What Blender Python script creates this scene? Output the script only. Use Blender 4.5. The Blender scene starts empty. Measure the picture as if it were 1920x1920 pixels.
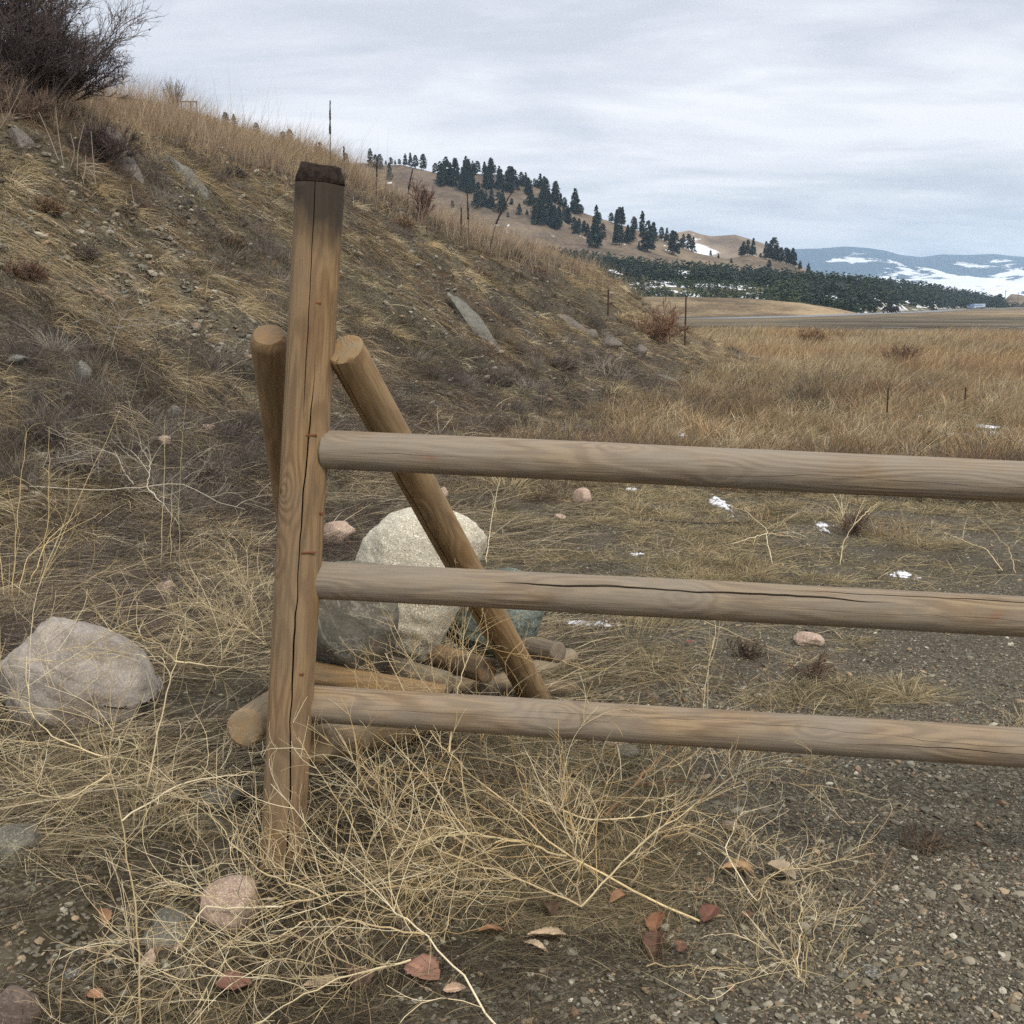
import bpy, bmesh, math, random
import numpy as np
from mathutils import Vector, Matrix

# ------------------------------------------------------------------ camera, sky, sun, exposure
SC = bpy.context.scene
COL = SC.collection
R = math.radians
PITCH = R(10.3)
CP, SP = math.cos(PITCH), math.sin(PITCH)
FPX = 960.0 / math.tan(R(24.0))
EYE = np.array([0.0, 0.0, 1.6])

cam_d = bpy.data.cameras.new("camera")
cam = bpy.data.objects.new("camera", cam_d)
COL.objects.link(cam)
cam.location = EYE
cam.rotation_euler = (R(90) - PITCH, 0, 0)
cam_d.sensor_fit = 'HORIZONTAL'
cam_d.angle = R(48.0)
cam_d.clip_start = 0.05
cam_d.clip_end = 30000
SC.camera = cam

SUN_EL, SUN_AZ = R(48), R(150)      # azimuth clockwise from +Y (view direction)
world = bpy.data.worlds.new("World")
SC.world = world
world.use_nodes = True
wn, wl = world.node_tree.nodes, world.node_tree.links
wn.clear()
def wnode(t, **k):
    n = wn.new(t)
    for a, b in k.items(): setattr(n, a, b)
    return n
w_out = wnode('ShaderNodeOutputWorld'); w_bg = wnode('ShaderNodeBackground')
w_bg.inputs[1].default_value = 0.1
sky = wnode('ShaderNodeTexSky', sky_type='NISHITA', sun_disc=False, sun_elevation=SUN_EL, sun_rotation=SUN_AZ, air_density=1.0, dust_density=2.0)
tc = wnode('ShaderNodeTexCoord'); sep = wnode('ShaderNodeSeparateXYZ')
wl.new(tc.outputs['Generated'], sep.inputs[0])
def wmath(op, a, b=None, clamp=False):
    n = wnode('ShaderNodeMath', operation=op, use_clamp=clamp)
    for i, v in enumerate((a, b)):
        if v is None: continue
        if isinstance(v, (int, float)): n.inputs[i].default_value = v
        else: wl.new(v, n.inputs[i])
    return n.outputs[0]
zc = wmath('ADD', wmath('MAXIMUM', sep.outputs[2], 0.0), 0.16)
cx_ = wmath('DIVIDE', sep.outputs[0], zc); cy_ = wmath('DIVIDE', sep.outputs[1], zc)
comb = wnode('ShaderNodeCombineXYZ'); wl.new(cx_, comb.inputs[0]); wl.new(cy_, comb.inputs[1])
def wnoise(scale, detail, rough, dist, vec):
    n = wnode('ShaderNodeTexNoise'); n.inputs['Scale'].default_value = scale; n.inputs['Detail'].default_value = detail
    n.inputs['Roughness'].default_value = rough; n.inputs['Distortion'].default_value = dist
    wl.new(vec, n.inputs['Vector']); return n.outputs[0]
mp = wnode('ShaderNodeMapping'); mp.inputs['Rotation'].default_value = (0, 0, R(12)); mp.inputs['Scale'].default_value = (0.55, 1.0, 1)
mp.inputs['Location'].default_value = (3.1, 1.7, 0)
wl.new(comb.outputs[0], mp.inputs[0])
n1 = wnoise(0.95, 8, 0.55, 0.35, mp.outputs[0])
n2 = wnoise(3.4, 8, 0.60, 0.4, mp.outputs[0])
cmix = wmath('ADD', wmath('MULTIPLY', n1, 0.62), wmath('MULTIPLY', n2, 0.38))
ramp = wnode('ShaderNodeValToRGB'); wl.new(cmix, ramp.inputs[0])
e = ramp.color_ramp.elements
e[0].position = 0.41; e[0].color = (0.555, 0.575, 0.635, 1)
e[1].position = 0.585; e[1].color = (0.845, 0.835, 0.86, 1)
m_ = e.new(0.49); m_.color = (0.68, 0.69, 0.735, 1)
# brighter towards the zenith, as a thick cloud layer is
up = wmath('MULTIPLY', wmath('SUBTRACT', sep.outputs[2], 0.25), 1.0, True)
gain = wmath('MULTIPLY', wmath('ADD', wmath('MULTIPLY', up, 0.75), 1.0), 11.5)
vm = wnode('ShaderNodeVectorMath', operation='SCALE'); wl.new(ramp.outputs[0], vm.inputs[0]); wl.new(gain, vm.inputs[3])
mx = wnode('ShaderNodeMix', data_type='RGBA'); mx.inputs[0].default_value = 0.94
wl.new(sky.outputs[0], mx.inputs[6]); wl.new(vm.outputs[0], mx.inputs[7])
wl.new(mx.outputs[2], w_bg.inputs[0]); wl.new(w_bg.outputs[0], w_out.inputs[0])

sun_d = bpy.data.lights.new("sun", 'SUN'); sun_d.energy = 2.0; sun_d.angle = R(14); sun_d.color = (1.0, 0.91, 0.78)
sun = bpy.data.objects.new("sun", sun_d); COL.objects.link(sun)
sd = Vector((math.sin(SUN_AZ) * math.cos(SUN_EL), math.cos(SUN_AZ) * math.cos(SUN_EL), math.sin(SUN_EL)))
sun.rotation_euler = sd.to_track_quat('Z', 'Y').to_euler()
SC.view_settings.view_transform = 'Standard'
SC.view_settings.look = 'None'
SC.view_settings.gamma = 1.0
SC.view_settings.use_curve_mapping = False
SC.view_settings.exposure = 0.2
SC.render.engine = 'CYCLES'
SC.cycles.max_bounces = 6
SC.cycles.diffuse_bounces = 3
SC.cycles.glossy_bounces = 2
SC.cycles.transmission_bounces = 2
SC.cycles.volume_bounces = 1
SC.cycles.use_denoising = False   # the grass keeps its crispness

# ------------------------------------------------------------------ helpers
rng = np.random.default_rng(7)
def nrm(v): return v / np.maximum(np.linalg.norm(v, axis=-1, keepdims=True), 1e-9)
def ray(px, py):
    x = (px - 960) / FPX; u = (960 - py) / FPX
    return np.array([x, CP + u * SP, -SP + u * CP])
def P(px, py, Y):
    d = ray(px, py)
    return EYE + d * (Y / d[1])
def elev(py):
    k = (960 - np.asarray(py, float)) / FPX
    return (k * CP - SP) / (CP + k * SP)
def px2x(px, y): return (px - 960) / FPX * y * CP
def x2px(x, y): return 960 + FPX * x / np.maximum(y * CP, 1e-3)

def _hash(ix, iy, seed):
    h = (ix.astype(np.int64) * 374761393 + iy.astype(np.int64) * 668265263 + seed * 974634777) & 0xffffffff
    h = ((h ^ (h >> 13)) * 1274126177) & 0xffffffff
    return ((h ^ (h >> 16)) & 0xffff) / 65535.0
def vnoise(x, y, seed=0):
    ix, iy = np.floor(x), np.floor(y); fx, fy = x - ix, y - iy
    fx = fx * fx * (3 - 2 * fx); fy = fy * fy * (3 - 2 * fy)
    ix = ix.astype(np.int64); iy = iy.astype(np.int64)
    a, b = _hash(ix, iy, seed), _hash(ix + 1, iy, seed)
    c, d = _hash(ix, iy + 1, seed), _hash(ix + 1, iy + 1, seed)
    return (a + (b - a) * fx) * (1 - fy) + (c + (d - c) * fx) * fy
def fbm(x, y, sc, oct=4, seed=0, gain=0.5):
    v = 0; a = 1; t = 0
    for o in range(oct):
        v = v + a * (vnoise(x * sc, y * sc, seed + o) - 0.5); t += a; a *= gain; sc *= 2.03
    return v / t * 2
def sstep(a, b, x):
    t = np.clip((x - a) / (b - a), 0, 1); return t * t * (3 - 2 * t)

# ------------------------------------------------------------------ the lie of the land
def su(x, y): return (x + 1.5) * -0.94 + (y - 8.8) * 0.34, (x + 1.5) * 0.34 + (y - 8.8) * 0.94
_cu = np.array([-30, -8, 0, 9, 12.3, 13.3, 14.6, 17, 20, 24, 45.])
_cz = np.array([4.2, 4.3, 4.45, 4.4, 4.3, 3.85, 3.2, 2.95, 2.8, 2.6, 2.0])
_gx = np.array([-400, 250, 330, 400, 480, 560, 620, 680, 760, 900.])
_gy = np.array([200, 196, 212, 233, 262, 300, 322, 345, 385, 470.])
def H0(x, y):
    """ground without small bumps"""
    x = np.asarray(x, float); y = np.asarray(y, float)
    r = np.hypot(x, y)
    base = -1.75 * sstep(45, 180, y) - 2.2 * sstep(350, 850, y)
    base = base - 0.1 * sstep(2.5, 5.0, y) * sstep(0.0, 3.0, x) * 0.3
    s, u = su(x, y)
    wob = 0.35 * fbm(x, y, 0.22, 3, 11)
    s2 = s + wob
    sp = np.where(s2 > 2.5, s2, 0.45 * np.log1p(np.exp(np.clip(s2 / 0.45, -30, 30))))
    face = 0.65 * sp
    cz = np.interp(u, _cu, _cz)
    plat = cz + 0.06 * np.clip(s - cz / 0.65, 0, 40) * (1 - sstep(11, 15, u))
    k = 0.35
    hmn = np.clip(0.5 + 0.5 * (plat - face) / k, 0, 1)
    bank = plat * (1 - hmn) + face * hmn - k * hmn * (1 - hmn)
    bank = np.maximum(bank, 0) * (1 - sstep(19.5, 29, u)) * (1 - sstep(5, 9, -u))
    h = base + bank
    # grassy hill beyond the crest
    px = x2px(x, np.maximum(y, 1))
    zr = 1.6 + 72 * elev(np.interp(px, _gx, _gy))
    t = sstep(22, 72, y)
    hill = -3 + (zr + 3) * t - 0.12 * np.clip(y - 72, 0, 400)
    hill = np.where(px < 900, hill, -99)
    hill = np.maximum(hill, -5) - 3 * sstep(760, 900, px)
    h = np.maximum(h, hill)
    # low berm in front of the plantation
    bz = np.interp(px, [1000, 1180, 1300, 1400, 1500, 1570, 1630, 1800], [554, 556, 557, 560, 568, 579, 592, 596])
    zb = 1.6 + 340 * elev(bz)
    tb = np.exp(-((y - 340) / 34.0) ** 2) * sstep(295, 320, y)
    h = np.where((px > 850), np.maximum(h, base + (zb - base) * tb), h)
    return h
def bump(x, y):
    s, u = su(x, y)
    onb = sstep(-0.8, 0.8, s) * (1 - sstep(22, 28, u)) * (y > 2)
    left = sstep(0.6, -0.8, x) * (y < 12)
    # streaks run down the fall line of the bank
    b = (0.20 * fbm(u + .6 * fbm(x, y, .7, 3, 22), s * 0.42, 1.0, 4, 21) + 0.10 * np.abs(fbm(x, y, 1.6, 4, 24)) + 0.05 * fbm(x, y, 7.0, 3, 25, .6) - .03) * onb
    b = b + 0.05 * fbm(x, y, 3.0, 4, 5, 0.6) * (onb * 0.9 + 0.45 * left + 0.12)
    b = b + 0.05 * fbm(x, y, 0.8, 3, 8) * (0.3 + 0.7 * left)
    b = b + (0.30 - 0.18 * sstep(60, 120, y)) * fbm(x, y, 0.08, 4, 31) * sstep(25, 60, y)
    return b
def H(x, y):
    return H0(x, y) + bump(np.asarray(x, float), np.asarray(y, float))
def G(px, py, h=0.0):
    """the spot on the ground (raised by h) that this direction meets"""
    d = ray(px, py); t = 1.5
    while t < 300:
        p = EYE + d * t
        if p[2] < float(H(p[0], p[1])) + h: break
        t *= 1.01
    lo, hi = t / 1.01, t
    for _ in range(12):
        m = (lo + hi) / 2; p = EYE + d * m
        if p[2] < float(H(p[0], p[1])) + h: hi = m
        else: lo = m
    return EYE + d * hi

# ------------------------------------------------------------------ objects
def tag(o, label=None, cat=None, group=None, kind=None):
    if label: o['label'] = label
    if cat: o['category'] = cat
    if group: o['group'] = group
    if kind: o['kind'] = kind
    return o
def empty(name, loc=(0, 0, 0)):
    o = bpy.data.objects.new(name, None); COL.objects.link(o); o.location = Vector([float(c) for c in loc])
    o.empty_display_size = 0.2
    return o
def put(name, me, mat, parent=None, matrix=None):
    o = bpy.data.objects.new(name, me); COL.objects.link(o)
    if mat: 
        me.materials.clear(); me.materials.append(mat)
    if matrix is not None: o.matrix_basis = matrix
    if parent is not None:
        o.parent = parent
        o.matrix_basis = Matrix.Translation(-parent.location) @ (matrix if matrix is not None else Matrix())
    return o
def np_mesh(name, verts, faces, smooth=True, col=None):
    """faces: (M,3) or (M,4) array, or a list of such arrays"""
    me = bpy.data.meshes.new(name)
    if not isinstance(faces, list): faces = [faces]
    verts = np.asarray(verts, np.float32)
    me.vertices.add(len(verts)); me.vertices.foreach_set('co', verts.ravel())
    loops = np.concatenate([f.ravel() for f in faces]).astype(np.int32)
    tot = np.concatenate([np.full(len(f), f.shape[1], np.int32) for f in faces])
    start = np.concatenate([[0], np.cumsum(tot)[:-1]]).astype(np.int32)
    me.loops.add(len(loops)); me.loops.foreach_set('vertex_index', loops)
    me.polygons.add(len(tot)); me.polygons.foreach_set('loop_start', start); me.polygons.foreach_set('loop_total', tot)
    me.polygons.foreach_set('use_smooth', np.full(len(tot), smooth))
    if col is not None:
        a = me.color_attributes.new('tint', 'FLOAT_COLOR', 'POINT')
        c = np.ones((len(verts), 4), np.float32); c[:, :3] = col
        a.data.foreach_set('color', c.ravel())
    me.update(calc_edges=True)
    return me
def grid_faces(nr, nc):
    i = np.arange(nr - 1)[:, None] * nc + np.arange(nc - 1)[None, :]
    return np.stack([i, i + 1, i + nc + 1, i + nc], -1).reshape(-1, 4)

# ------------------------------------------------------------------ material kit
class MT:
    def __init__(s, name, rough=0.9, spec=0.2):
        s.m = bpy.data.materials.new(name); s.m.use_nodes = True
        s.n, s.l = s.m.node_tree.nodes, s.m.node_tree.links
        s.b = s.n['Principled BSDF']; s.out = s.n['Material Output']
        s.b.inputs['Roughness'].default_value = rough
        s.b.inputs['Specular IOR Level'].default_value = spec
        s.tc = s.n.new('ShaderNodeTexCoord')
    def set(s, inp, v):
        if isinstance(v, bpy.types.NodeSocket): s.l.new(v, inp)
        elif isinstance(v, (tuple, list)) and len(v) == 3 and inp.type == 'RGBA': inp.default_value = (*v, 1)
        else: inp.default_value = v
    def map(s, vec, scale=(1, 1, 1), loc=(0, 0, 0), rot=(0, 0, 0)):
        n = s.n.new('ShaderNodeMapping'); s.l.new(vec, n.inputs[0])
        n.inputs['Scale'].default_value = scale; n.inputs['Location'].default_value = loc; n.inputs['Rotation'].default_value = rot
        return n.outputs[0]
    def noise(s, vec, sc, det=4, rough=0.5, dist=0.0, out=0):
        n = s.n.new('ShaderNodeTexNoise'); s.l.new(vec, n.inputs['Vector'])
        n.inputs['Scale'].default_value = sc; n.inputs['Detail'].default_value = det
        n.inputs['Roughness'].default_value = rough; n.inputs['Distortion'].default_value = dist
        return n.outputs[out]
    def vor(s, vec, sc, feat='F1', out=0, rnd=1.0):
        n = s.n.new('ShaderNodeTexVoronoi'); n.feature = feat; s.l.new(vec, n.inputs['Vector'])
        n.inputs['Scale'].default_value = sc; n.inputs['Randomness'].default_value = rnd
        return n.outputs[out]
    def math(s, op, a, b=None, c=None, clamp=False):
        n = s.n.new('ShaderNodeMath'); n.operation = op; n.use_clamp = clamp
        for i, v in enumerate((a, b, c)):
            if v is not None: s.set(n.inputs[i], v)
        return n.outputs[0]
    def ramp(s, f, stops, interp='LINEAR'):
        n = s.n.new('ShaderNodeValToRGB'); s.l.new(f, n.inputs[0]); n.color_ramp.interpolation = interp
        el = n.color_ramp.elements
        while len(el) < len(stops): el.new(0.5)
        for e_, (p, c) in zip(el, stops):
            e_.position = p; e_.color = (*(c if isinstance(c, (tuple, list)) else (c, c, c)), 1)
        return n.outputs[0]
    def mix(s, f, a, b, mode='MIX'):
        n = s.n.new('ShaderNodeMix'); n.data_type = 'RGBA'; n.blend_type = mode
        s.set(n.inputs[0], f); s.set(n.inputs[6], a); s.set(n.inputs[7], b)
        return n.outputs[2]
    def sepx(s, v):
        n = s.n.new('ShaderNodeSeparateXYZ'); s.l.new(v, n.inputs[0]); return n.outputs
    def attr(s, name):
        n = s.n.new('ShaderNodeAttribute'); n.attribute_name = name; return n.outputs
    def bump(s, h, strength=0.5, dist=0.01):
        n = s.n.new('ShaderNodeBump'); s.l.new(h, n.inputs['Height'])
        n.inputs['Strength'].default_value = strength; n.inputs['Distance'].default_value = dist
        s.l.new(n.outputs[0], s.b.inputs['Normal'])
    def color(s, v): s.set(s.b.inputs['Base Color'], v)

def mat_flat(name, c, rough=0.6, spec=0.3, metal=0.0):
    m = MT(name, rough, spec); v = m.noise(m.tc.outputs['Object'], 3.0, 3)
    m.color(m.mix(m.math('MULTIPLY', v, 0.5), c, tuple(k * 0.7 for k in c))); m.b.inputs['Metallic'].default_value = metal
    return m.m
def mat_tint(name, rough=0.85, spec=0.15, trans=0.0):
    m = MT(name, rough, spec)
    m.color(m.attr('tint')[0])
    if trans:
        t = m.n.new('ShaderNodeBsdfTranslucent'); m.l.new(m.attr('tint')[0], t.inputs[0])
        a = m.n.new('ShaderNodeMixShader'); a.inputs[0].default_value = trans
        m.l.new(m.b.outputs[0], a.inputs[1]); m.l.new(t.outputs[0], a.inputs[2]); m.l.new(a.outputs[0], m.out.inputs[0])
    return m.m
M_STRAW = mat_tint("dry_grass_blades", 0.75, 0.2, 0.2)
M_TWIG = mat_tint("dry_twigs", 0.7, 0.25)
M_STONE = mat_tint("loose_stones", 0.85, 0.25)

def mat_ground():
    m = MT("earth_and_gravel", 0.95, 0.1)
    pos = m.tc.outputs['Object']
    z = m.sepx(m.attr('tint')[1])
    grav, moss, gold = z[0], z[1], z[2]
    big = m.noise(pos, 0.55, 5, 0.6); mid = m.noise(pos, 4.0, 8, 0.72); fine = m.noise(pos, 45, 5, 0.7)
    soil = m.ramp(mid, [(0.36, (0.024, 0.019, 0.012)), (0.5, (0.056, 0.045, 0.028)), (0.64, (0.130, 0.109, 0.073))])
    soil = m.mix(m.ramp(big, [(0.42, 0.0), (0.62, 0.7)]), soil, (0.082, 0.070, 0.049))
    # crumbs and pebbles
    c1 = m.vor(pos, 75, 'F1', 1); d1 = m.vor(pos, 75, 'F1', 0)
    c2 = m.vor(pos, 190, 'F1', 1)
    v1 = m.sepx(c1)[0]; v2 = m.sepx(c2)[1]
    peb = m.ramp(v1, [(0.0, (0.042, 0.036, 0.025)), (0.45, (0.090, 0.078, 0.055)), (0.75, (0.145, 0.128, 0.092)), (0.93, (0.23, 0.207, 0.155)), (1.0, (0.34, 0.32, 0.26))])
    peb2 = m.ramp(v2, [(0.0, (0.038, 0.032, 0.022)), (0.6, (0.105, 0.092, 0.064)), (1.0, (0.34, 0.31, 0.24))])
    gcol = m.mix(0.45, peb, peb2)
    gcol = m.mix(m.ramp(m.noise(pos, 1.6, 5, 0.6), [(0.40, 0.55), (0.62, 0.05)]), gcol, (0.062, 0.050, 0.036))
    col = m.mix(m.math('MULTIPLY', grav, 0.92), m.mix(m.math('MULTIPLY', m.ramp(v1, [(0.7, 0.0), (0.85, 0.55)]), 1.0), soil, peb), gcol)
    mo = m.ramp(m.noise(pos, 2.3, 6, 0.65), [(0.52, 0.0), (0.66, 0.8)])
    col = m.mix(m.math('MULTIPLY', mo, moss), col, m.mix(fine, (0.040, 0.038, 0.016), (0.095, 0.088, 0.040)))
    gl = m.ramp(m.math('ADD', m.math('MULTIPLY', m.noise(pos, 0.9, 6, 0.75), 0.5), m.math('MULTIPLY', m.noise(m.map(pos, (1, .5, 1)), 0.07, 5, 0.7), 0.5)), [(0.38, (0.13, 0.095, 0.058)), (0.5, (0.225, 0.168, 0.100)), (0.62, (0.33, 0.25, 0.15))])
    col = m.mix(gold, col, gl)
    far = m.noise(m.map(pos, (.6, 1, 1)), 0.045, 6, 0.7)
    fm = m.ramp(far, [(0.40, 0.55), (0.5, 1.0), (0.60, 1.5)])
    ds = m.n.new('ShaderNodeMapRange'); m.l.new(m.sepx(pos)[1], ds.inputs[0]); ds.inputs[1].default_value = 55; ds.inputs[2].default_value = 90
    col = m.mix(ds.outputs[0], col, m.mix(1.0, col, fm, 'MULTIPLY'))
    m.color(col)
    hgt = m.math('ADD', m.math('MULTIPLY', fine, 0.5), m.math('SUBTRACT', 0.5, d1))
    m.bump(hgt, 0.8, 0.012)
    return m.m

def build_ground():
    az = np.concatenate([np.arange(-180, -36, 4.0), np.arange(-36, 36, 0.115), np.arange(36, 180.01, 4.0)])
    rr = [0.0, 0.4]
    while rr[-1] < 8500: rr.append(rr[-1] * (1.0115 if rr[-1] < 400 else 1.03))
    rr = np.array(rr)
    A, Rr = np.meshgrid(np.radians(az), rr)
    X, Y = Rr * np.sin(A), Rr * np.cos(A)
    Z = H(X, Y)
    s, u = su(X, Y)
    onb = sstep(-0.6, 0.5, s) * (1 - sstep(22, 29, u))
    # gravel lot: right of a wavering line, thinning with distance
    edge = np.interp(Y, [0, 2.3, 3.2, 5, 9, 14], [0.1, 0.15, 0.6, 0.55, 0.6, 3.0]) + 0.35 * fbm(X, Y, 0.9, 4, 51)
    grav = sstep(-0.25, 0.35, X - edge) * (1 - .75 * sstep(8, 15, Y)) * (1 - onb)
    gold = np.maximum(sstep(17, 30, Y) * (1 - onb), sstep(24, 32, Y))
    gold *= 1 - 0.85 * sstep(60, 90, Y) * (1 - sstep(290, 300, Y))
    gold = np.where(x2px(X, np.maximum(Y, 1)) < 1180, np.maximum(gold, sstep(24, 32, Y)), gold)
    gold = np.maximum(gold, 0.75 * sstep(290, 305, Y) * (1 - sstep(343, 352, Y)))
    gold = np.maximum(gold, 0.85 * onb * sstep(5.0, 6.2, s - 0.0 * u) * (u > -3))
    moss = (onb * 0.38 + 0.35 * (1 - onb) * (Y < 25)) * (1 - grav * 0.6)
    col = np.stack([grav, moss, gold], -1).reshape(-1, 3)
    V = np.stack([X, Y, Z], -1).reshape(-1, 3)
    me = np_mesh("ground", V, grid_faces(len(rr), len(az))[:, ::-1], True, col)
    tag(put("ground", me, mat_ground()), "brown earth bank and gravelly ground with dead grass reaching back to the plain", "ground", kind='structure')
build_ground()

# ------------------------------------------------------------------ hills, far layers
class Layer:
    def __init__(s, pxs, pys, Y0, z0, Yr, Yb, zb, shape=1.0, amp=0.0, nsc=0.01, seed=0, roll=0.0, shift=None):
        s.__dict__.update(locals())
    def h(s, x, y):
        x = np.asarray(x, float); y = np.asarray(y, float)
        px = x2px(x, y); sh = s.shift(px) if s.shift else 0.0 * px
        zr = 1.6 + (s.Yr + sh) * elev(np.interp(px, s.pxs, s.pys)); y1 = y; y = y - sh
        t = np.clip((y - s.Y0) / (s.Yr - s.Y0), 0, 1)
        z = s.z0 + (zr - s.z0) * t ** s.shape
        tb = np.clip((y - s.Yr) / (s.Yb - s.Yr), 0, 1)
        z = z + (s.zb - zr) * tb ** 1.5 * (y > s.Yr)
        n = fbm(x, y, s.nsc, 5, s.seed) * s.amp * np.sin(np.pi * np.clip(t, 0, 1)) * (t < 1)
        rdg = np.abs(fbm(x + y * 0.25, y * 0.18, s.nsc * 1.6, 3, s.seed + 9)) * s.roll * np.sin(np.pi * t)
        return z + n - rdg
    def build(s, name, mat, label, cat, p0, p1, nc, nr):
        px = np.linspace(p0, p1, nc); y = np.concatenate([np.linspace(s.Y0, s.Yr, nr), np.linspace(s.Yr, s.Yb, nr // 3)[1:]])
        PX, Y = np.meshgrid(px, y); Yu = Y; Y = Y + (s.shift(PX) if s.shift else 0); X = px2x(PX, Y); Z = s.h(X, Y)
        t = np.clip((Yu - s.Y0) / (s.Yr - s.Y0), 0, 1)
        col = np.stack([t, (PX - p0) / (p1 - p0), Z / 300], -1).reshape(-1, 3)
        me = np_mesh(name, np.stack([X, Y, Z], -1).reshape(-1, 3), grid_faces(len(y), nc), True, col)
        return tag(put(name, me, mat), label, cat, kind='structure')
    def at(s, px, py):
        ys = np.linspace(s.Y0 + 1, s.Yr, 400) + (float(s.shift(px)) if s.shift else 0); xs = px2x(px, ys); z = s.h(xs, ys)
        el = (z - 1.6) / ys; tgt = float(elev(py))
        k = np.argmax(el >= tgt) if (el >= tgt).any() else len(ys) - 1
        return np.array([xs[k], ys[k], z[k]])

L1 = Layer([-300, 0, 250, 380, 450, 550, 640, 662, 690, 722, 756, 803, 825, 881, 944, 975, 1019, 1062, 1100, 1156, 1181, 1230, 1300, 1360, 1400, 1447, 1487, 1503, 1540, 1620, 1700],
           [120, 170, 210, 232, 247, 292, 312, 306, 306, 310, 309, 320, 326, 326, 327, 338, 352, 388, 402, 420, 427, 447, 474, 486, 478, 489, 499, 509, 525, 560, 590],
           480, -4, 680, 900, -6, 0.9, 7, 0.012, 3, 9)
L2 = Layer([1000, 1200, 1240, 1266, 1290, 1310, 1330, 1374, 1398, 1426, 1460, 1491, 1507, 1560, 1620],
           [440, 440, 441, 436, 432, 439, 443, 440, 447, 456, 474, 492, 504, 540, 585],
           760, -6, 1150, 1500, -8, 0.8, 22, 0.006, 17, 26)
LP = Layer([700, 900, 1000, 1100, 1150, 1250, 1360, 1500, 1620, 1700, 1780, 1840, 1880, 1900, 1940],
           [444, 459, 474, 485, 493, 504, 511, 523, 533, 541, 550, 559, 569, 580, 592],
           365, -3.4, 560, 680, -7, 1.0, 2.0, 0.02, 4, 1, lambda px: 290 * sstep(1590, 1740, px) + 270 * sstep(1740, 1800, px))
LM = Layer([900, 1300, 1420, 1483, 1531, 1579, 1623, 1655, 1683, 1723, 1760, 1807, 1856, 1892, 1920, 2000, 2100, 2300, 2600],
           [500, 482, 470, 467, 466, 462, 465, 470, 478, 482, 477, 478, 476, 480, 482, 474, 486, 470, 500],
           4300, -10, 7000, 8500, -10, 1.0, 90, 0.0012, 23, 110)
LR = Layer([1840, 1870, 1885, 1895, 1915, 1935, 1980, 2080, 2300], [592, 577, 560, 551, 553, 562, 570, 565, 572], 980, -4, 1150, 1300, -5, 1, 2, 0.01, 6, 2)

def mat_hill():
    m = MT("dry_grass_hill", 0.95, 0.05); pos = m.tc.outputs['Object']
    a = m.noise(pos, 0.022, 7, 0.7); b = m.noise(pos, 0.22, 5, 0.75)
    c = m.ramp(m.math('ADD', m.math('MULTIPLY', a, 0.6), m.math('MULTIPLY', b, 0.4)), [(0.40, (0.095, 0.075, 0.058)), (0.50, (0.165, 0.128, 0.092)), (0.60, (0.25, 0.195, 0.13))])
    sn = m.ramp(m.noise(m.map(pos, (1, 0.5, 1.6)), 0.05, 6, 0.6, 0.6), [(0.665, 0.0), (0.69, 1.0)])
    m.color(m.mix(sn, c, (0.75, 0.77, 0.8))); return m.m
def mat_snowhill():
    m = MT("bare_hill_with_old_snow", 0.95, 0.05); pos = m.tc.outputs['Object']
    a = m.noise(pos, 0.02, 6, 0.65)
    c = m.ramp(a, [(0.36, (0.15, 0.115, 0.085)), (0.6, (0.29, 0.23, 0.17))])
    sn = m.ramp(m.noise(m.map(pos, (1, 0.45, 3.0)), 0.011, 6, 0.55, 0.8), [(0.55, 0.0), (0.58, 1.0)])
    m.color(m.mix(sn, c, (0.75, 0.77, 0.8))); return m.m
def mat_mount():
    m = MT("forested_mountain_with_snowfields", 0.95, 0.0); pos = m.tc.outputs['Object']
    z = m.sepx(m.attr('tint')[1])
    n = m.noise(m.map(pos, (1, 0.35, 3.2)), 0.0026, 9, 0.66, 0.5)
    # open snowy lower slopes towards the right, dark woods on top
    low = m.math('MULTIPLY', m.ramp(z[0], [(0.55, 0.28), (0.88, -0.0), (1.0, 0.0)]), m.ramp(z[1], [(0.32, 0.25), (0.62, 1.0)]))
    f = m.math('SUBTRACT', m.math('ADD', n, low), m.ramp(z[0], [(0.80, 0.0), (0.97, 0.3)]))
    sn = m.ramp(f, [(0.60, 0.0), (0.615, 1.0)])
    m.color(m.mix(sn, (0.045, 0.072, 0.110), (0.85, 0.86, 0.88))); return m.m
def mat_plant_floor():
    m = MT("plantation_floor", 0.95, 0.05); pos = m.tc.outputs['Object']
    c = m.ramp(m.noise(pos, 0.08, 6, 0.7), [(0.35, (0.085, 0.085, 0.05)), (0.65, (0.17, 0.15, 0.09))])
    z = m.sepx(m.attr('tint')[1])
    sn = m.math('MULTIPLY', m.ramp(m.noise(m.map(pos, (0.8, 0.35, 1)), 0.14, 4, 0.6), [(0.51, 0.0), (0.54, 1.0)]), m.ramp(z[0], [(0.05, 0.0), (0.12, 1.0)]))
    m.color(m.mix(sn, c, (0.8, 0.82, 0.85))); return m.m
MH = mat_hill()
LM.build("mountains", mat_mount(), "blue forested mountains with white snowfields along the horizon", "mountains", 1200, 2500, 420, 90)
L2.build("hills", mat_snowhill(), "bare tan hills streaked with old snow behind the pine hill", "hills", 1050, 1600, 260, 90)
L1.build("hill", MH, "brown grass hill dotted with dark pines", "hill", -300, 1640, 620, 110)
LR.build("hill", MH, "small brown hill at the right end of the highway", "hill", 1845, 2300, 120, 20)
LP.build("terrain", mat_plant_floor(), "gentle snow-flecked slope under the young tree plantation", "slope", 700, 1935, 420, 70)

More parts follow.
